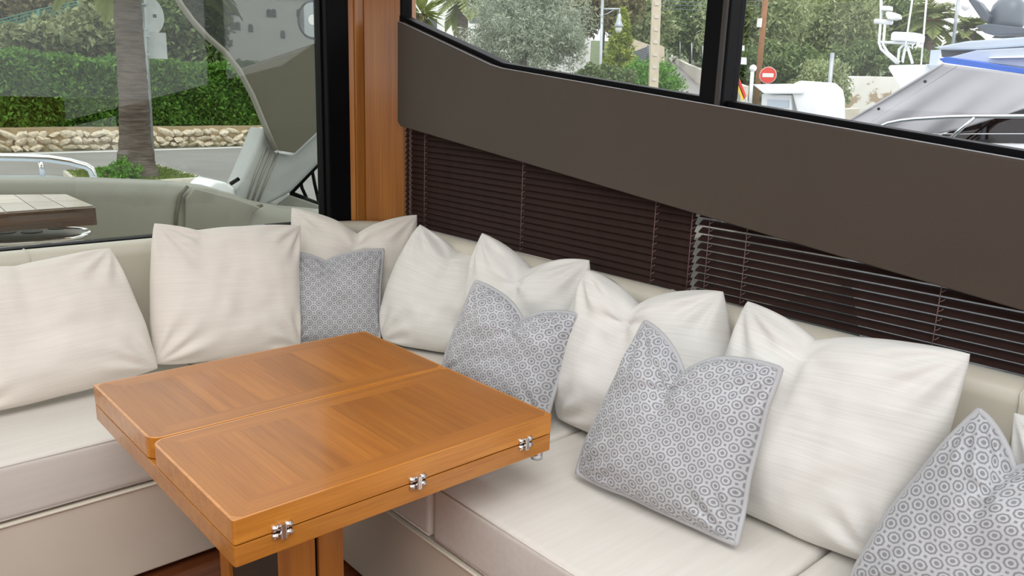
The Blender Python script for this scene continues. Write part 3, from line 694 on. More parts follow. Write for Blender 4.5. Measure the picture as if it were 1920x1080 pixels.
# earth strip and clipped hedge above it
es = prism('earth_strip', [A0+wn_*0.35+[0, 0, hs*0.9], A1+wn_*0.35+[0, 0, hs*0.9], A1+wn_*1.6+[0, 0, hs*0.9], A0+wn_*1.6+[0, 0, hs*0.9]], (0, 0, px2m(HB, 7)), 'earth'); struct(es)
hz0 = A0[2]+hs*0.95; zt_l = float(Dp(60, 108, HB+1.0)[2])
hedge = thing('clipped_hedge', 'long clipped green hedge along the road behind the palm trunk', 'hedge', (A0+A1)/2+wn_*1.2+[0, 0, hs])
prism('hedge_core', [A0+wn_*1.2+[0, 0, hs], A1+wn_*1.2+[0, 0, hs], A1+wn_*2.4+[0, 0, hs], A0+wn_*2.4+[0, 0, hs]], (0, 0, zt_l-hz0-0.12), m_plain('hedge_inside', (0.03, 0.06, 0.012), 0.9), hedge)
n = 60000; s = RNG.uniform(0, WL, n); fz = RNG.uniform(0, 1, n); top = RNG.uniform(0, 1, n) < 0.3
off = np.where(top, RNG.uniform(0.6, 2.0, n), 0.68+RNG.normal(0, 0.08, n)); bumpy = 0.12*np.sin(s*2.1)+0.08*np.sin(s*5.3+1)
zz = np.where(top, zt_l-0.05+RNG.normal(0, 0.07, n), hz0+fz*(zt_l-hz0))+bumpy*0.5
off = off + 0.42 + 0.1*np.sin(s*3.1+zz*4)
P = A0[None, :]+wd[None, :]*s[:, None]+wn_[None, :]*off[:, None]; P[:, 2] = zz
leaves('foliage', P, 0.075, 'hedge', hedge, 0.45)['kind'] = 'stuff'
# shrubs on the slope beyond the hedge
for i, (px, py, d, rw, rh, n, mt, lab) in enumerate([
    (0, 92, 30.8, 60, 16, 7000, 'shrub', 'low grey green scrub at the lower end of the wire fence'),
    (75, 78, 28.0, 60, 22, 8000, 'shrub', 'grey green scrub mound on the slope above the hedge beside the wire fence'),
    (145, 70, 31.0, 50, 32, 8000, 'shrub', 'rounded grey green scrub on the slope between fence and palm'),
    (205, 58, 28.2, 50, 42, 8000, 'shrub', 'taller grey green scrub bush behind the palm trunk'),
    (345, 55, 31.5, 80, 60, 14000, 'dark', 'dark green bush behind the sign post above the hedge'),
    (-60, 20, 43, 150, 60, 9000, 'dry', 'brownish scrub beyond the wire fence uphill'),
    (150, 0, 47.5, 150, 55, 10000, 'dark', 'dark green thicket at the hill crest behind the fence'),
    (320, -20, 52, 110, 55, 7000, 'dark', 'dark thicket on the crest above the sign post')]):
    tree('scrub_bush', lab, px, py, d, rw, rh, n, mt, 0.13 if d < 40 else 0.2, 'scrub on the slope above the hedge', trunk=False, clumps=60, cs=0.5, depth=1.2, cat='bush')
# green wire fence on the slope
fp = [(-20, 82, 42), (72, 55, 18), (148, 38, 2), (225, 22, -14)]
wf = thing('wire_fence', 'green wire mesh fence climbing the slope above the hedge', 'fence', Dp(72, 55, 34))
for px, y0, y1 in fp: tube('post', [Dp(px, y0+4, 34), Dp(px, y1, 34)], 0.06, 'fence_green', wf, 6)
V2, F2 = [], []
for j in range(7):
    f = j/6
    for i in range(3):
        a = Dp(fp[i][0], fp[i][1]*(1-f)+fp[i][2]*f, 34); b = Dp(fp[i+1][0], fp[i+1][1]*(1-f)+fp[i+1][2]*f, 34); v, fc = tube_geo([a, b], 0.02, 4); q = len(V2); V2 += v; F2 += [tuple(x+q for x in c) for c in fc]
for i in range(3):
    for k in range(1, 14):
        f = k/14; px = fp[i][0]*(1-f)+fp[i+1][0]*f; y0 = fp[i][1]*(1-f)+fp[i+1][1]*f; y1 = fp[i][2]*(1-f)+fp[i+1][2]*f
        v, fc = tube_geo([Dp(px, y0, 34), Dp(px, y1, 34)], 0.014, 4); q = len(V2); V2 += v; F2 += [tuple(x+q for x in c) for c in fc]
setp(raw('mesh_wire', V2, F2, 'fence_green', wf), kind='stuff')

# ------------------------------------------------------------------ planter, palm, road sign
K = [Zp(118, 324, GZ+0.1), Zp(292, 310, GZ+0.1), Zp(385, 337, GZ+0.1), Zp(150, 352, GZ+0.1)]
kc = sum(K)/4
pl_ = thing('tree_planter', 'kerbed grass planter around the palm trunk beside the road', 'planter', (kc[0], kc[1], GZ))
for i in range(4):
    a, b = K[i], K[(i+1) % 4]; t = (b-a)/np.linalg.norm(b-a); nn = np.array([-t[1], t[0], 0]); nn = nn if nn@(kc-a) > 0 else -nn
    prism('kerb', [a-[0, 0, .1], b-[0, 0, .1], b+nn*0.14-t*0.1-[0, 0, .1], a+nn*0.14+t*0.1-[0, 0, .1]], (0, 0, 0.14), 'concrete', pl_, 0.01)
Ki = [k+(kc-k)*0.06 for k in K]
prism('soil', [k-[0, 0, .08] for k in Ki], (0, 0, 0.09), 'earth', pl_)
n = 9000; u = RNG.uniform(0, 1, (n, 2)); P = (Ki[0]*(1-u[:, :1])*(1-u[:, 1:])+Ki[1]*u[:, :1]*(1-u[:, 1:])+Ki[2]*u[:, :1]*u[:, 1:]+Ki[3]*(1-u[:, :1])*u[:, 1:]); P[:, 2] = GZ+0.12+RNG.uniform(0, 0.03, n)
leaves('lawn', P, 0.035, 'grass', pl_, 0.25, (0, 0, 0.6), 0.6)['kind'] = 'stuff'
pb = Zp(258, 334, GZ+0.1); pd = float(np.hypot(pb[0], pb[1]))
palm = thing('palm_tree', 'thick bare palm trunk rising from the kerbed planter', 'palm tree', (pb[0], pb[1], GZ+0.1))
ctr = [(258, 340, 36), (255, 300, 29), (253, 250, 24), (252, 200, 23), (248, 140, 22), (243, 70, 21), (238, 0, 20), (232, -80, 19), (228, -160, 19)]
rings = []
for (px, py, hw) in [(np.interp(t, range(len(ctr)), [c[0] for c in ctr]), np.interp(t, range(len(ctr)), [c[1] for c in ctr]), np.interp(t, range(len(ctr)), [c[2] for c in ctr])) for t in np.linspace(0, len(ctr)-1, 70)]:
    c = Dp(px, py, pd); R = px2m(pd, hw)*random.uniform(0.97, 1.03)*(1+0.02*(len(rings) % 2)); rings.append([(c[0]+R*math.cos(a), c[1]+R*math.sin(a), c[2]) for a in np.linspace(0, 2*math.pi, 20, endpoint=False)])
loft('trunk', rings, 'bark', palm)
crown = Dp(228, -160, pd); palm_fronds(palm, crown, 16, 2.0, 'palm', 0.6, (-0.3, 1.1))
sb = Zp(232, 334, GZ+0.1)
bush = thing('small_shrub', 'small leafy grey green shrub at the foot of the palm trunk', 'shrub', (sb[0], sb[1], GZ+0.1))
d_ = float(np.hypot(sb[0], sb[1]))-0.5; c = Dp(228, 318, d_)
leaves('foliage', np.vstack([blob(c, (px2m(d_, 34), 0.3, px2m(d_, 18)), 900, 26, 0.4), blob(Dp(205, 325, d_), (px2m(d_, 26), 0.3, px2m(d_, 9)), 800, 16, 0.6)]), 0.035, 'bright', bush)['kind'] = 'stuff'
for dx in (-0.1, 0, 0.12): tube('stem', [(sb[0]+dx*0.3, sb[1]-0.4, GZ+0.1), (c[0]+dx, c[1], c[2])], 0.012, 'bark', bush, 5)
sp = Zp(285, 322, GZ+0.05); sd = float(np.hypot(sp[0], sp[1]))-0.35
sign = thing('road_sign', 'road sign seen from behind, round disc over square plate on grey pole', 'road sign', (sp[0], sp[1], GZ))
tube('pole', [Dp(286, 330, sd), Dp(272, 100, sd), Dp(264, -40, sd)], px2m(sd, 5.5), 'pole_grey', sign, 12)
def disc(name, c, nrm, R, th, mat, parent, seg=36):
    nrm = np.array(nrm, float); nrm /= np.linalg.norm(nrm); a = np.cross(nrm, (0, 0, 1)); a /= np.linalg.norm(a); b = np.cross(a, nrm)
    return prism(name, [np.array(c)+a*R*math.cos(t)+b*R*math.sin(t) for t in np.linspace(0, 2*math.pi, seg, endpoint=False)], nrm*th, mat, parent, 0.0)
vdir = Dp(270, 40, sd)*[1, 1, 0]; vdir /= np.linalg.norm(vdir); face = np.array([vdir[0]*0.75-vdir[1]*0.55, vdir[1]*0.75+vdir[0]*0.55, 0])
disc('disc', Dp(277, 29, sd+0.07), face, px2m(sd, 31), 0.02, 'sign_back', sign)
cq = Dp(283, 85, sd+0.07); ax = np.array([vdir[1], -vdir[0], 0]); hw, hh = px2m(sd, 24), px2m(sd, 21)
prism('square_plate', [cq-ax*hw+[0, 0, -hh], cq+ax*hw+[0, 0, -hh], cq+ax*hw+[0, 0, hh], cq-ax*hw+[0, 0, hh]], vdir*0.02, 'sign_back', sign, 0.004)
for y in (8, 55, 68, 102): q = Dp(270 if y < 60 else 274, y, sd); box('bracket', q-[0.06, 0.06, 0.015], q+[0.06, 0.06, 0.015], 'pole_grey', sign)
q = Dp(290, 30, sd+0.045); prism('sticker', [q-ax*0.03+[0, 0, -.03], q+ax*0.03+[0, 0, -.03], q+ax*0.03+[0, 0, .03], q-ax*0.03+[0, 0, .03]], vdir*0.004, 'slate', sign)

# ------------------------------------------------------------------ white villa with arched windows on the slope
vd = 36.0; vl, vr = Dp(372, 30, vd), Dp(640, 30, vd); vx = (vr-vl)*[1, 1, 0]; VW = np.linalg.norm(vx); vx /= VW; vy = np.array([-vx[1], vx[0], 0])
vz0, vz1 = float(Dp(500, 120, vd)[2]), float(Dp(500, -10, vd)[2])
villa = thing('white_villa', 'white hillside villa with paired arched windows seen behind the boat arch', 'building', (*((vl+vr)/2)[:2], vz0))
vo = np.array([vl[0], vl[1], 0])
prism('wall', [vo+[0, 0, vz0], vo+vx*VW+[0, 0, vz0], vo+vx*VW+vy*4+[0, 0, vz0], vo+vy*4+[0, 0, vz0]], (0, 0, vz1-vz0), 'paint_white', villa)
prism('parapet', [vo-vy*0.15+[0, 0, vz1], vo+vx*VW-vy*0.15+[0, 0, vz1], vo+vx*VW+vy*4+[0, 0, vz1], vo+vy*4+[0, 0, vz1]], (0, 0, 0.25), 'paint_white', villa)
for px, py in ((432, 18), (441, 18), (504, 22), (513, 22), (437, 46), (446, 46), (470, 50), (560, 22), (569, 22), (530, 62)):
    c = Dp(px, py, vd); tpos = ((c-vo)*[1, 1, 0])@vx; w, h = 0.10, 0.22; base = vo+vx*tpos-vy*0.03+[0, 0, float(c[2])]
    pts = [base-vx*w-[0, 0, h], base+vx*w-[0, 0, h]]+[base+vx*w*math.cos(a)+np.array([0, 0, w*math.sin(a)]) for a in np.linspace(0, math.pi, 9)]
    prism('window', pts, vy*0.05, 'window_dark', villa)

# ------------------------------------------------------------------ own boat: cockpit behind the aft window
YC = 4.35
def ypts(L, y): return [Yp(a, b, y) for a, b in L]
topl = [(-260, 318), (-60, 329), (60, 330), (180, 331), (300, 336), (380, 345), (420, 357), (460, 372), (520, 383), (620, 392)]
cock = thing('cockpit_bulwark', 'curved grey green moulded cockpit bulwark outside the aft window', 'bulwark', (0.8, YC, 0.0))
rings = []
for px, py in [(np.interp(t, range(len(topl)), [c[0] for c in topl]), np.interp(t, range(len(topl)), [c[1] for c in topl])) for t in np.linspace(0, len(topl)-1, 46)]:
    q = Yp(px, py+2, YC+0.14); x, z = q[0], q[2]
    rings.append([(x, YC+o, zz) for o, zz in ((-0.10, -0.4), (-0.06, z-0.30), (-0.05, z-0.08), (-0.03, z-0.02), (0.02, z), (0.16, z), (0.22, z-0.03), (0.24, z-0.2), (0.24, -0.4))])
loft('coaming', rings, 'gel_grey', cock)
for L in ([(352, 349), (338, 365), (331, 400), (328, 440)], [(492, 385), (473, 390), (464, 402), (461, 440)]):
    tube('panel_joint', [Yp(a, b, YC-0.062) for a, b in L], 0.010, 'olive_panel', cock, 6)
pad = [Yp(a, b, YC-0.055) for a, b in ((362, 352), (440, 372), (486, 388), (470, 400), (462, 430), (345, 430), (346, 370))]
prism('backrest_pad', pad, (0, -0.025, 0), 'gel_grey', cock, 0.01, 3, True)
deck = thing('aft_deck', 'bluish white moulded stern deck behind the cockpit bulwark', 'deck', (0.8, YC+0.7, 0.0))
dt = [(-260, 322), (0, 318), (90, 318), (170, 326), (230, 334), (300, 345)]
dr = []
for px, py in [(np.interp(t, range(len(dt)), [c[0] for c in dt]), np.interp(t, range(len(dt)), [c[1] for c in dt])) for t in np.linspace(0, len(dt)-1, 24)]:
    q = Yp(px, py+4, YC+0.8); dr.append([(q[0], YC+0.3, -0.6), (q[0], YC+0.3, q[2]-0.06), (q[0], YC+0.42, q[2]), (q[0], YC+0.8, q[2]-0.02), (q[0], YC+0.95, q[2]-0.12), (q[0], YC+1.0, -0.6)])
loft('deck_moulding', dr, 'gel_blue', deck)
q = ypts([(388, 372), (391, 350), (405, 339), (425, 342), (440, 352), (446, 372)], YC+0.35)
prism('fairlead_moulding', q, (0, 0.3, 0), 'gel', deck, 0.02, 3, True)
tube('cleat', [Yp(432, 345, YC+0.3), Yp(440, 340, YC+0.3), Yp(448, 335, YC+0.3)], 0.012, 'black', deck)
rail = thing('stern_rail', 'polished steel handrail along the stern deck', 'handrail', (0.6, YC+0.6, 0.7))
tube('top_rail', ypts([(-260, 290), (-60, 293), (40, 295), (90, 297), (130, 303), (160, 311), (170, 317), (175, 328), (177, 340)], YC+0.6), 0.021, 'chrome', rail, 10)
tube('stanchion', ypts([(76, 299), (80, 330)], YC+0.6), 0.014, 'chrome', rail, 8); tube('stanchion', ypts([(-120, 294), (-118, 330)], YC+0.6), 0.014, 'chrome', rail, 8)
# cockpit table with drinks tray
ct = thing('cockpit_table', 'teak cockpit table outside the aft window with a steel rimmed drinks tray below', 'table', (0.7, 3.6, 0.0))
cz = 0.87
tq = [Zp(-180, 367, cz), Zp(122, 364, cz), Zp(130, 367, cz), Zp(179, 386, cz), Zp(179, 388, cz), Zp(-180, 412, cz)]
prism('table_edge', [p-[0, 0, 0.05] for p in tq], (0, 0, 0.048), 'teak_edge', ct, 0.004)
def lerp(a, b, t): return a*(1-t)+b*t
TLq, TRq, BRq, BLq = Zp(-180, 367.5, cz), Zp(124, 364.7, cz), Zp(177, 386.8, cz), Zp(-180, 411.5, cz)
for r in range(2):
    v0, v1 = (0.01, 0.55) if r == 0 else (0.56, 0.99)
    for i in range(6):
        u0, u1 = i/6+0.003, (i+1)/6-0.003
        pt = lambda u, v: lerp(lerp(TLq, TRq, u), lerp(BLq, BRq, u), v)
        prism('plank', [pt(u0, v0)-[0, 0, .003], pt(u1, v0)-[0, 0, .003], pt(u1, v1)-[0, 0, .003], pt(u0, v1)-[0, 0, .003]], (0, 0, 0.005), 'teak', ct)
tb = [Zp(-180, 405, cz-0.07), Zp(120, 395, cz-0.07), Zp(181, 406, cz-0.07), Zp(181, 409, cz-0.07), Zp(-180, 432, cz-0.07)]
prism('under_leaf', [p-[0, 0, 0.03] for p in tb], (0, 0, 0.03), 'teak_edge', ct, 0.003)
oc = Zp(55, 441, cz-0.15); rx = abs(Zp(162, 430, cz-0.15)[0]-oc[0]); ry = 0.16
ov = [(oc[0]+rx*math.cos(a), oc[1]+ry*math.sin(a), cz-0.165) for a in np.linspace(0, 2*math.pi, 40, endpoint=False)]
prism('drinks_tray', ov, (0, 0, 0.012), 'gel_grey', ct); tube('tray_rim', [(x, y, z+0.012) for x, y, z in ov], 0.011, 'chrome', ct, 8, True)
for px, py in ((10, 436), (60, 435), (108, 428)):
    q = Zp(px, py, cz-0.153); disc('cup_holder', q, (0, 0.001, 1), 0.042, 0.004, 'charcoal', ct)
box('leg', (oc[0]-0.06, oc[1]-0.05, 0.0), (oc[0]+0.06, oc[1]+0.05, cz-0.165), 'steel', ct, 0.01)
struct(box('cockpit_sole', (-3, YA+0.06, -0.05), (2.6, YC-0.02, 0.0), 'teak'))
# arch panel of the flybridge
YR_ = 4.6
edge = [(318, -30), (340, 10), (362, 40), (390, 70), (420, 96), (448, 131), (474, 180), (497, 236), (517, 281)]
arch = thing('flybridge_arch', 'dark olive flybridge arch wing with pale curved edge beside the corner post', 'boat arch', (1.9, YR_, 0.3))
prism('arch_panel', ypts([(448, 131), (474, 180), (497, 236), (517, 281), (553, 287), (606, 237), (660, 200), (660, 60)], YR_), (0, 0.05, 0), 'olive_panel', arch, 0.004)
prism('tinted_panel', ypts([(318, -30), (340, 10), (362, 40), (390, 70), (420, 96), (448, 131), (660, 60), (660, -60)], YR_+0.01), (0, 0.02, 0), 'glass_arch', arch)
tube('curved_edge', ypts(edge, YR_-0.01), 0.017, 'gel_grey', arch, 8)
prism('arch_leg', ypts([(497, 238), (517, 285), (553, 291), (606, 241), (660, 190), (660, 250), (606, 300), (547, 361), (490, 392), (445, 376), (449, 352), (467, 312)], YR_+0.06), (0, 0.22, 0), 'arch_grey', arch, 0.03, 3, True)
for f in (0.0, 0.18, 0.36):
    tube('styling_line', ypts([(500+f*60, 275+f*30), (478+f*60, 330+f*20), (462+f*60, 378)], YR_+0.052), 0.006, 'gel_grey', arch, 6)
for (a, b) in (((545, 362), (640, 262)), ((545, 362), (640, 400))):
    tube('wing_window_frame', ypts([a, b], YR_+0.25), 0.016, 'black', arch, 8)
for L in ([(563, 335), (566, 352), (578, 378)], [(585, 318), (590, 345), (599, 384)]): tube('wing_rod', ypts(L, YR_+0.3), 0.012, 'black', arch, 8)
prism('wing_deck', ypts([(520, 384), (545, 366), (660, 406), (660, 440), (520, 420)], YR_+0.2), (0, 0.5, 0), 'gel_grey', arch, 0.01)
rfl = thing('reflected_grille', 'round grey grille shape on the olive arch, standing in for a reflection', 'reflection_disc', Yp(592, 38, YR_-0.03))  # solid disc added for a grille reflection in the aft glass
c = Yp(592, 38, YR_-0.03)
for r, nm, mt, th in ((0.115, 'rim', 'slate', 0.02), (0.10, 'grille', 'pole_grey', 0.028), (0.03, 'cone', 'gel', 0.034)): disc(nm, c, (-0.85, -0.5, 0), r, th, mt, rfl)

# ------------------------------------------------------------------ through the side window: garden and lane
def spiky(name, label, px, py, d, n, L, mat, w=0.03, group=None, trunk_px=None):
    c = Dp(px, py, d); g = ground_z(c); o = thing(name, label, 'palm tree', (c[0], c[1], min(g, c[2]-0.5)), group)
    tube('trunk', [(c[0], c[1], min(g, c[2]-0.5)), c], 0.12, 'bark', o, 8)
    for k in range(n):
        a = random.uniform(0, 2*math.pi); e = random.uniform(-0.7, 1.4); dr = np.array([math.cos(a)*math.cos(e), math.sin(a)*math.cos(e), math.sin(e)]); sd = np.cross(dr, (0.3, 0.2, 1.0)); sd /= np.linalg.norm(sd)
        l = L*random.uniform(0.7, 1.1); dn = np.array([0, 0, -0.12*l]); p1 = c+dr*l*0.45; p2 = c+dr*l+dn
        mesh_np('leaf_blade', np.array([c+dr*0.05, p1+sd*w, p2, p1-sd*w]), np.array([[0, 1, 2, 3]]), LF[mat], o)
spiky('yucca_palm', 'spiky yucca like palm beside the wooden pillar', 790, 26, 16, 90, 0.5, 'palm')
c = Dp(868, -5, 23); pm2 = thing('fan_palm', 'drooping palm crown above the olive tree', 'palm tree', (c[0], c[1], ground_z(c)))
tube('trunk', [(c[0], c[1], ground_z(c)), c], 0.16, 'bark', pm2, 10); palm_fronds(pm2, c, 16, 1.15, 'palm', 0.7, (-0.3, 0.9))
tree('olive_tree', 'big silvery olive tree filling the side window near the pillar', 985, 55, 18, 125, 90, 34000, 'olive', 0.055, clumps=120, cs=0.26, asp=0.22, fill=0.3)
d = 40.0; a0, a1 = Dp(700, 100, d), Dp(1107, 100, d); vv = (a1-a0)*[1, 1, 0]; L_ = np.linalg.norm(vv); vv /= L_; vn = np.array([-vv[1], vv[0], 0]); zz0, zz1 = float(Dp(950, 175, d)[2]), float(Dp(950, -90, d)[2])
hs_ = thing('white_house', 'white rendered house behind the olive tree', 'building', (*((a0+a1)/2)[:2], zz0)); ao = np.array([a0[0], a0[1], zz0])
prism('wall', [ao, ao+vv*L_, ao+vv*L_+vn*6, ao+vn*6], (0, 0, zz1-zz0), 'paint_white', hs_)
prism('roof_slab', [ao-vn*0.3+[0, 0, zz1-zz0], ao+vv*(L_+0.3)-vn*0.3+[0, 0, zz1-zz0], ao+vv*(L_+0.3)+vn*6+[0, 0, zz1-zz0], ao+vn*6+[0, 0, zz1-zz0]], (0, 0, 0.3), 'concrete', hs_)
for px, py in ((1030, 10), (800, 60), (900, 20)):
    q = Dp(px, py, d); t_ = ((q-ao)*[1, 1, 0])@vv; b = ao*[1, 1, 0]+vv*t_-vn*0.03+[0, 0, float(q[2])]
    prism('window', [b-vv*0.5-[0, 0, .6], b+vv*0.5-[0, 0, .6], b+vv*0.5+[0, 0, .6], b-vv*0.5+[0, 0, .6]], vn*0.06, 'window_dark', hs_)
# street lamp
d = 22.0; sl = thing('street_lamp', 'grey street lamp with bell lantern on a bracket arm', 'street lamp', (*Dp(1125, 150, d)[:2], ground_z(Dp(1125, 150, d))))
bt = Dp(1125, 150, d); tube('post', [(bt[0], bt[1], ground_z(bt)), bt, Dp(1130, -6, d)], px2m(d, 2.6), 'pole_grey', sl, 10)
tube('arm', [Dp(1130, 17, d), Dp(1146, 17, d), Dp(1163, 17, d)], 0.025, 'pole_grey', sl, 8); tube('brace', [Dp(1130, 28, d), Dp(1138, 26, d), Dp(1152, 18, d)], 0.015, 'pole_grey', sl, 6)
tube('hanger', [Dp(1162, 16, d), Dp(1161, 28, d)], 0.02, 'pole_grey', sl, 6)
q = Dp(1160, 50, d); k = px2m(d, 1.0)
lathe('lantern_shade', q, [(0.5*k, 23*k), (3*k, 21*k), (4.5*k, 10*k), (6*k, 5*k), (9*k, 0), (8.5*k, -0.5*k)], 'pole_grey', sl, 20)
lathe('lantern_glass', q, [(6*k, 0), (6*k, -5*k), (4*k, -10*k), (0.5*k, -11*k)], 'paint_white', sl, 20)
# conifer: tiers of drooping branches
d = 25.0; c0, c1 = Dp(1160, 140, d), Dp(1160, 22, d); con = thing('young_conifer', 'yellow green young conifer behind the street lamp', 'tree', (c0[0], c0[1], ground_z(c0)))
tube('trunk', [(c0[0], c0[1], ground_z(c0)), c1], 0.06, 'bark', con, 8, taper=0.2)
P, Dd = [], []
for i in range(16):
    f = i/15; zc = c0[2]*(1-f)+c1[2]*f; R = px2m(d, 33)*(1-f)**0.8+0.05
    for b in range(12):
        a = random.uniform(0, 2*math.pi)
        for s in np.linspace(0.15, 1, 26): P.append((c0[0]+R*s*math.cos(a)+random.gauss(0, .03), c0[1]+R*s*math.sin(a)+random.gauss(0, .03), zc+0.12*s*s-0.06+random.gauss(0, .035)))
leaves('foliage', np.array(P), 0.07, 'conifer', con, 0.3)['kind'] = 'stuff'
# green hedge bank by the lane
tree('lane_hedge', 'bright green hedge bank beside the notched pole', 1215, 160, 21.6, 42, 34, 14000, 'bright', 0.045, trunk=False, clumps=70, cs=0.5, depth=0.8, cat='hedge')
tree('lane_shrub', 'darker shrub at the foot of the street lamp', 1130, 148, 19.4, 55, 22, 9000, 'dark', 0.05, trunk=False, clumps=50, cs=0.5, depth=0.7, cat='shrub')
# notched concrete pole
d = 19.0; npole = thing('notched_pole', 'pale concrete utility pole with a row of notches', 'utility pole', (*Dp(1221, 190, d)[:2], ground_z(Dp(1221, 190, d))))
b0_, b1_ = Dp(1222, 240, d), Dp(1233, -60, d); hw = px2m(d, 8.5); ex = np.array([_r[0], _r[1], 0]); ex /= np.linalg.norm(ex); ey = np.array([-ex[1], ex[0], 0])
rg = lambda c, w: [c-ex*w-ey*w*0.7, c+ex*w-ey*w*0.7, c+ex*w+ey*w*0.7, c-ex*w+ey*w*0.7]
loft('shaft', [rg(b0_, hw), rg(b1_, hw*0.85)], 'pole_conc', npole, smooth=False)
for i in range(12):
    f = 0.08+i*0.078; c = b0_*(1-f)+b1_*f; w = hw*0.45
    prism('notch', [c-ex*w-ey*hw*0.69-[0, 0, .035], c+ex*w-ey*hw*0.69-[0, 0, .035], c+ex*w-ey*hw*0.69+[0, 0, .03], c-ex*w-ey*hw*0.69+[0, 0, .03]], -ey*0.012, 'concrete', npole)
# lane going uphill with low stone wall, gate
La = [Dp(1246, 190, 24), Dp(1335, 192, 24), Dp(1300, 120, 60), Dp(1262, 106, 60)]
lane = [np.array([p[0], p[1], p[2]]) for p in La]
struct(prism('lane', lane, (0, 0, -0.1), 'asphalt'), 'narrow asphalt lane climbing away beside the notched pole')
lw_ = thing('lane_wall', 'low stone wall along the climbing lane', 'wall', Dp(1320, 150, 26))
wa = [Dp(1254, 104, 60), Dp(1285, 121, 42), Dp(1330, 140, 30), Dp(1390, 165, 22)]
loft('wall_body', [[p+[0, 0, -0.7], p+[0, 0, 0.05], p+[0.35, 0, 0.05], p+[0.35, 0, -0.7]] for p in wa], 'concrete', lw_, smooth=False)
for px, y0, y1, d in ((1275, 112, 78, 46), (1297, 122, 80, 40), (1318, 134, 86, 33)): tube('fence_post', [Dp(px, y0, d), Dp(px, y1, d)], 0.03, 'pole_grey', lw_, 6)
gt = thing('louvred_gate', 'black louvred garden gate in a tan wall up the lane', 'gate', Dp(1200, 125, 34))
ga = lambda a, b: [Dp(a[0], a[1], 34), Dp(b[0], b[1], 33)]
for i in range(8):
    f = i/8; p0, p1 = Dp(1189, 97*(1-f)+127*f, 34), Dp(1215, 87*(1-f)+118*f, 33.5); prism('slat', [p0, p1, p1-[0, 0, .07], p0-[0, 0, .07]], (0.02, 0.04, 0), 'slate', gt)
for p in ((1189, 95, 128, 34), (1215, 85, 120, 33.5)): tube('gate_post', [Dp(p[0], p[1], p[3]), Dp(p[0], p[2], p[3])], 0.05, 'slate', gt, 6)
gw = thing('garden_wall', 'tan garden wall sloping above the louvred gate', 'wall', Dp(1200, 140, 35))
prism('wall_body', [Dp(1178, 70, 35), Dp(1218, 84, 35), Dp(1236, 84, 35), Dp(1246, 88, 35), Dp(1246, 140, 35), Dp(1178, 140, 35)], (0.2, 0.3, 0), 'pole_conc', gw)
# trees behind
TR_ = [
 (1135, 12, 36, 48, 40, 9000, 'dry', 0.14, 'ochre tinged tree crown behind the street lamp'),
 (1200, 30, 46, 60, 50, 10000, 'pine', 0.16, 'grey green pine crown behind the notched pole'),
 (1300, 40, 52, 62, 62, 14000, 'dark', 0.16, 'dark leafy tree above the lane next to the mullion'),
 (1405, 45, 36, 62, 72, 16000, 'pine', 0.13, 'pine crown behind the leaning wooden pole'),
 (1490, 55, 46, 70, 62, 17000, 'pine', 0.13, 'wide pine crown behind the no entry sign'),
 (1570, 62, 41, 62, 60, 16000, 'pine', 0.13, 'bushy pine above the peeling white wall'),
 (1650, 45, 52, 60, 50, 13000, 'dark', 0.14, 'dark tree behind the radar mast'),
 (1440, 120, 31.5, 60, 35, 9000, 'dark', 0.11, 'low dark shrub behind the no entry sign'),
 (1640, 118, 33, 60, 30, 8000, 'dark', 0.11, 'low dark shrub along the top of the peeling wall'),
]
for px, py, d, rw, rh, n, mt, ls, lab in TR_: tree('garden_tree', lab, px, py, d, rw, rh, n, mt, ls, 'trees behind the quay gardens', clumps=75, cs=0.42, depth=2.0, asp=0.35)
for i, (px, py, d, L, lab) in enumerate(((1748, 38, 38, 1.42, 'date palm with orange fruit behind the radar mast'), (1822, 58, 44, 1.25, 'smaller date palm beside the dark radome'))):
    c = Dp(px, py, d); o = thing('date_palm', lab, 'palm tree', (c[0], c[1], ground_z(c))); tube('trunk', [(c[0], c[1], ground_z(c)), c], 0.2, 'bark', o, 10)
    palm_fronds(o, c, 34, L*1.15, 'palm', 0.55, (-0.4, 1.3), 0.03)
    if i == 0:
        for k in range(5): q = c+np.array([random.uniform(-.3, .1), random.uniform(-.2, .2), random.uniform(-.35, 0)]); lathe('fruit_bunch', q, [(0.02, -.14), (0.10, -.06), (0.11, .03), (0.03, .12)], m_plain('orange_fruit', (0.55, 0.22, 0.03), 0.6), o, 8)
tree('quay_hedge', 'clipped green shrub beside the grey quay pole', 1538, 168, 27, 36, 46, 12000, 'pine', 0.06, trunk=False, clumps=60, cs=0.45, depth=0.8, cat='shrub')
# peeling white wall
d = 30.0; w0, w1_ = Dp(1545, 200, d), Dp(1760, 205, d); zt1 = float(Dp(1620, 143, d)[2])
pw = thing('peeling_wall', 'white rendered wall with peeling brown patch on the quay', 'wall', (*((w0+w1_)/2)[:2], 0.2))
prism('wall_body', [[w0[0], w0[1], 0.0], [w1_[0], w1_[1], 0.0], [w1_[0], w1_[1], zt1], [w0[0], w0[1], zt1]], (0.3, 0.25, 0), 'peel', pw, 0.02)
lb = thing('low_block_wall', 'low pale block in front of the peeling wall', 'wall', Dp(1590, 230, 24))
prism('block_body', [Dp(1555, 206, 24), Dp(1612, 202, 24), Dp(1612, 240, 24), Dp(1555, 240, 24)], (0.3, 0.3, 0), 'concrete', lb, 0.03)
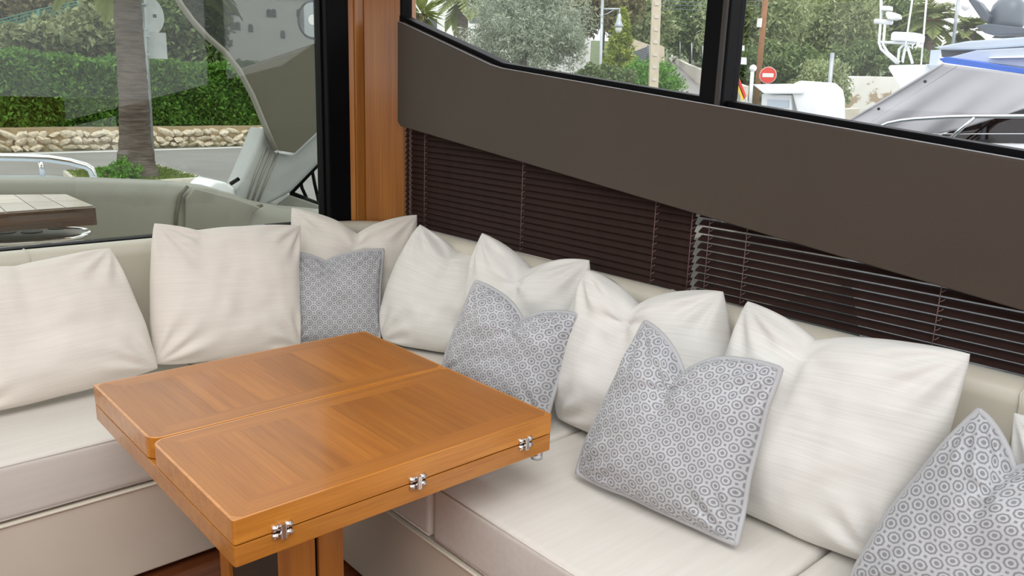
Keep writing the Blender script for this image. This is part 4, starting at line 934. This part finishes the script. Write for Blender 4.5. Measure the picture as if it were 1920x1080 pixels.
# poles and the no entry sign
d = 29.0; wp = thing('wooden_pole', 'leaning reddish wooden utility pole with small meter box', 'utility pole', (*Dp(1417, 190, d)[:2], ground_z(Dp(1417, 190, d))))
tube('shaft', [Dp(1417, 200, d), Dp(1436, -10, d), Dp(1440, -60, d)], px2m(d, 4.8), 'pole_wood', wp, 10)
q = Dp(1424, 43, d-0.2); box('meter_box', q-[.06, .06, .14], q+[.06, .06, .14], 'paint_white', wp, 0.01)
d = 27.0; q = Dp(1440, 141, d); ne = thing('no_entry_sign', 'round red no entry sign with white bar', 'road sign', (q[0], q[1], ground_z(q)))
fv = np.array([-q[0], -q[1], 0]); fv /= np.linalg.norm(fv)
tube('post', [(q[0]-fv[0]*.05, q[1]-fv[1]*.05, ground_z(q)), q-fv*0.05], 0.035, 'pole_grey', ne, 8)
disc('rim', q-fv*0.02, fv, px2m(d, 14.2), 0.015, 'paint_white', ne); disc('disc', q-fv*0.01, fv, px2m(d, 13.3), 0.02, 'red', ne)
ax = np.array([-fv[1], fv[0], 0]); hw, hh = px2m(d, 9.2), px2m(d, 3.3); cq = q+fv*0.008
prism('bar', [cq-ax*hw-[0, 0, hh], cq+ax*hw-[0, 0, hh], cq+ax*hw+[0, 0, hh], cq-ax*hw+[0, 0, hh]], fv*0.01, 'paint_white', ne)
gp = thing('grey_pole', 'plain grey steel pole on the quay before the peeling wall', 'pole', Dp(1549, 230, 20)); tube('shaft', [Dp(1548, 240, 20), Dp(1561, 99, 20)], px2m(20, 3.3), 'pole_grey', gp, 10)

# ------------------------------------------------------------------ neighbouring boats
def xpts(L, x): return [Xp(a, b, x) for a, b in L]
XN = 7.0
nb = thing('covered_motor_yacht', 'neighbouring motor yacht with blue stripe, grey canvas cover and dark radome', 'boat', (XN+1.5, 2.0, -1.5))
prism('hardtop', xpts([(1749, 89), (1812, 77), (1920, 69), (2060, 62), (2060, 92), (1920, 87), (1831, 93), (1764, 93)], XN+0.3), (2.6, 0, 0), 'gel_blue', nb, 0.02)
prism('hardtop_window', xpts([(1764, 93), (1831, 93), (1920, 88), (2060, 92), (2060, 118), (1800, 112), (1766, 107)], XN+0.45), (2.3, 0, 0), 'slate', nb)
prism('cabin_side', xpts([(1785, 106), (1831, 94), (1920, 89), (2060, 94), (2060, 160), (1920, 126), (1770, 108)], XN+0.15), (0.4, 0, 0), 'gel_blue', nb, 0.015)
prism('blue_stripe', xpts([(1759, 110), (1775, 106), (1920, 128), (2060, 152), (2060, 163), (1920, 139), (1770, 119)], XN+0.02), (0.4, 0, 0), 'blue', nb, 0.012)
prism('stripe_trim', xpts([(1766, 117), (1920, 139), (2060, 163), (2060, 165), (1920, 141), (1768, 121)], XN), (0.3, 0, 0), 'gel', nb)
prism('grab_rail', xpts([(1853, 107), (1920, 104), (2060, 104), (2060, 108), (1920, 108), (1856, 109)], XN+0.1), (0.06, 0, 0), 'steel', nb)
# canvas: a folded sheet hung from the stripe to the stern
tpx = [(1769, 120), (1920, 139), (2080, 165)]; N1, N2 = 40, 24; V, Q = [], []
for j in range(N2+1):
    v = j/N2
    for i in range(N1+1):
        u = i/N1
        tx_, ty_ = np.interp(u, [0, .5, 1], [1769, 1900, 2080]), np.interp(u, [0, .5, 1], [120, 137, 165]); bx_, by_ = np.interp(u, [0, .35, .55, .75, 1], [1575, 1700, 1800, 1920, 2080]), np.interp(u, [0, .35, .55, .75, 1], [238, 262, 243, 205, 180])
        q = Xp(tx_*(1-v)+bx_*v, ty_*(1-v)+by_*v, XN-0.12*v+0.05*math.sin(u*26+v*1.5)*v*(1-u)*1.2+0.10*math.sin(u*9)*v*(1-v)); V.append(q)
for j in range(N2):
    for i in range(N1): b = j*(N1+1)+i; Q.append((b, b+1, b+N1+2, b+N1+1))
cv = raw('canvas_cover', V, Q, 'canvas', nb, True); md = cv.modifiers.new('thick', 'SOLIDIFY'); md.thickness = 0.01
# aft face of the canvas closing towards the far side
l0 = [V[j*(N1+1)] for j in range(N2+1)]; raw('canvas_end', l0+[p+np.array([2.6, 0.15, 0]) for p in l0], [(j, j+1, N2+2+j, N2+1+j) for j in range(N2)], 'canvas', nb, True)
tube('canvas_seam', [V[j*(N1+1)+4]+np.array([-0.008, 0, 0]) for j in range(N2+1)], 0.006, 'canvas', nb, 5)
tube('canvas_hem', [p+np.array([-0.006, 0, 0]) for p in l0], 0.012, 'canvas', nb, 6)
for px, py in ((1731, 152), (1644, 203)): disc('snap', Xp(px+4, py+1, XN-0.1), (-1, 0, 0), 0.012, 0.01, 'black', nb, 10)
prism('side_window', xpts([(1745, 262), (1830, 225), (1920, 200), (2060, 190), (2060, 300), (1900, 268), (1790, 268)], XN+0.06), (0.1, 0, 0), 'darkglass', nb)
tube('window_bar', xpts([(1842, 262), (1846, 232), (1862, 222)], XN+0.03), 0.02, 'slate', nb, 6); tube('wiper', xpts([(1808, 264), (1862, 226)], XN+0.0), 0.008, 'black', nb, 6)
prism('deck_edge', xpts([(1780, 268), (1920, 270), (2060, 274), (2060, 420), (1780, 420)], XN-0.15), (3.2, 0, 0), 'gel', nb, 0.03)
prism('hull', xpts([(1560, 330), (2080, 330), (2080, 700), (1620, 700)], XN-0.05), (3.2, 0, 0), 'gel', nb, 0.05)
tube('deck_rail', xpts([(1640, 242), (1665, 231), (1690, 226), (1716, 223), (1780, 219), (1830, 218), (1920, 218), (2060, 222)], XN-0.25), 0.016, 'steel', nb, 8)
tube('stanchion', xpts([(1776, 264), (1828, 219)], XN-0.25), 0.014, 'steel', nb, 8); tube('life_line', xpts([(1730, 251), (1920, 251), (2060, 255)], XN-0.25), 0.005, 'steel', nb, 6)
q = Xp(1885, 52, XN+1.2); k = float(np.linalg.norm(Xp(1886, 52, XN+1.2)-q))
lathe('radome', q, [(2*k, -4*k), (26*k, -4*k), (32*k, 2*k), (33.5*k, 10*k), (33*k, 30*k), (30*k, 44*k), (22*k, 55*k), (10*k, 61*k), (0.5*k, 62*k)], 'dome', nb, 32)
lathe('radome_foot', q, [(22*k, -20*k), (15*k, -14*k), (17*k, -4*k)], 'slate', nb, 24)
prism('radar_mast', xpts([(1812, -10), (1836, 4), (1856, 30), (1850, 44), (1838, 34), (1816, 2)], XN+1.0), (0.12, 0, 0), 'slate', nb, 0.01)
prism('mast_shelf', xpts([(1828, 49), (1852, 44), (1920, 52), (1940, 62), (1860, 66), (1846, 62)], XN+0.9), (0.8, 0, 0), 'slate', nb, 0.01)
tube('flag_staff', xpts([(1798, -10), (1787, 82)], XN+0.6), 0.014, 'pole_grey', nb, 6)
q = Xp(1811, 11, XN+0.8); lathe('deck_light', q, [(0.01, -.04), (.035, -.02), (.035, .02), (.01, .04)], 'paint_white', nb, 12)
# white flybridge yacht with radar mast
XF = 13.0
fb = thing('flybridge_yacht', 'white flybridge yacht with tubular radar mast and whip antennas', 'boat', (XF+1.5, 5.0, -1.5))
prism('flybridge', xpts([(1664, 127), (1668, 122), (1720, 121), (1790, 122), (1800, 200), (1720, 205), (1689, 168)], XF), (3.0, 0, 0), 'gel', fb, 0.04)
prism('fly_coaming', xpts([(1735, 120), (1772, 122), (1770, 128), (1748, 132)], XF-0.05), (0.3, 0, 0), 'gel_blue', fb, 0.01)
prism('hull', xpts([(1660, 205), (1830, 205), (1830, 420), (1680, 420)], XF), (3.0, 0, 0), 'gel', fb, 0.05)
tr_ = 0.022
for L in ([(1652, -4), (1652, 30), (1648, 80), (1652, 92), (1681, 118)], [(1660, 38), (1656, 84), (1664, 98), (1686, 117)], [(1650, 79), (1716, 81)], [(1683, 120), (1686, 92), (1694, 84)], [(1700, 83), (1711, 119)], [(1692, 116), (1697, 90)]): tube('mast_tube', xpts(L, XF+0.5), tr_, 'gel', fb, 8)
tube('spreader', xpts([(1640, 40), (1673, 42)], XF+0.5), 0.04, 'gel', fb, 8)
prism('radar_scanner', xpts([(1669, 76), (1670, 63), (1675, 59), (1715, 61), (1721, 65), (1719, 79), (1690, 76)], XF+0.35), (0.3, 0, 0), 'gel', fb, 0.03, 3, True)
prism('floodlight', xpts([(1660, 22), (1666, 21), (1680, 26), (1683, 34), (1672, 37), (1664, 36), (1660, 30)], XF+0.4), (0.2, 0, 0), 'gel', fb, 0.02)
prism('mast_lamp', xpts([(1650, 11), (1667, 11), (1667, 19), (1650, 19)], XF+0.4), (0.15, 0, 0), 'gel', fb, 0.01)
for L in ([(1712, -10), (1693, 118)], [(1738, -10), (1727, 122)]): tube('whip_antenna', xpts(L, XF+0.2), 0.016, 'gel', fb, 6, taper=0.8)
prism('fly_screen', xpts([(1745, 94), (1764, 93), (1757, 122), (1742, 122)], XF+0.3), (0.1, 0, 0), 'gel_blue', fb)
# third boat: white mast plate with dome, light ball, ensign
XW = 12.0
wb = thing('white_motor_boat', 'white motor boat top with rounded dome and light ball pole below the no entry sign', 'boat', (XW+0.5, 6.2, -1.5))
prism('dome_fairing', xpts([(1480, 160), (1497, 151), (1517, 152), (1531, 165), (1535, 185), (1536, 240), (1500, 240), (1484, 176)], XW), (0.9, 0, 0), 'gel', wb, 0.06, 4, True)
prism('top_plate', xpts([(1410, 158), (1482, 157), (1506, 168), (1504, 176), (1432, 176)], XW-0.05), (0.8, 0, 0), 'gel', wb, 0.02)
prism('cabin_block', xpts([(1428, 176), (1484, 178), (1486, 240), (1424, 240)], XW+0.1), (0.7, 0, 0), 'gel', wb, 0.02)
prism('cabin_window', xpts([(1438, 186), (1478, 188), (1478, 202), (1438, 200)], XW+0.08), (0.05, 0, 0), 'gel_blue', wb)
tube('light_pole', xpts([(1411, 132), (1406, 200)], XW-0.1), 0.03, 'gel', wb, 8)
q = Xp(1412, 128, XW-0.1); lathe('light_ball', q, [(0.005, -.06), (.045, -.04), (.062, 0), (.045, .04), (.005, .06)], 'gel', wb, 14)
prism('hull', xpts([(1380, 236), (1560, 236), (1560, 420), (1390, 420)], XW), (2.0, 0, 0), 'gel', wb, 0.05)
sbt = thing('sailing_boat', 'white mast and stays with red and yellow flags beside the mullion', 'boat', Xp(1380, 230, 9.5))
tube('mast', xpts([(1374, -10), (1379, 230)], 9.5), 0.03, 'gel', sbt, 10)
for L in ([(1378, 130), (1404, 200)], [(1376, 120), (1366, 160)], [(1366, 140), (1384, 195)]): tube('stay', xpts(L, 9.5), 0.012, 'gel', sbt, 6)
prism('radar_box', xpts([(1370, 84), (1384, 84), (1384, 94), (1370, 94)], 9.45), (0.15, 0, 0), 'gel', sbt); prism('radar_box', xpts([(1370, 107), (1388, 107), (1388, 120), (1370, 120)], 9.45), (0.15, 0, 0), 'gel', sbt)
for L, m_ in (([(1381, 150), (1386, 148), (1399, 180), (1395, 186)], 'red'), ([(1379, 158), (1382, 150), (1396, 184), (1391, 188)], 'yellow'), ([(1366, 160), (1370, 164), (1373, 180), (1368, 178)], 'red'), ([(1365, 178), (1374, 180), (1376, 192), (1365, 190)], 'yellow')):
    fl = prism('flag_stripe', xpts(L, 9.42), (0.012, 0, 0), m_, sbt)
prism('hull', xpts([(1340, 226), (1440, 230), (1440, 420), (1350, 420)], 9.5), (1.2, 0, 0), 'gel', sbt, 0.05)
# overhead lines
ol = thing('overhead_lines', 'thin overhead cables strung between the utility poles', 'cable', Dp(1330, 10, 28))
for y0, y1 in ((2, -6), (9, 0), (16, 8)): tube('cable', [Dp(1233, y0, 19.2), Dp(1330, (y0+y1)/2+7, 24), Dp(1436, y1, 28.8)], 0.008, 'slate', ol, 5)
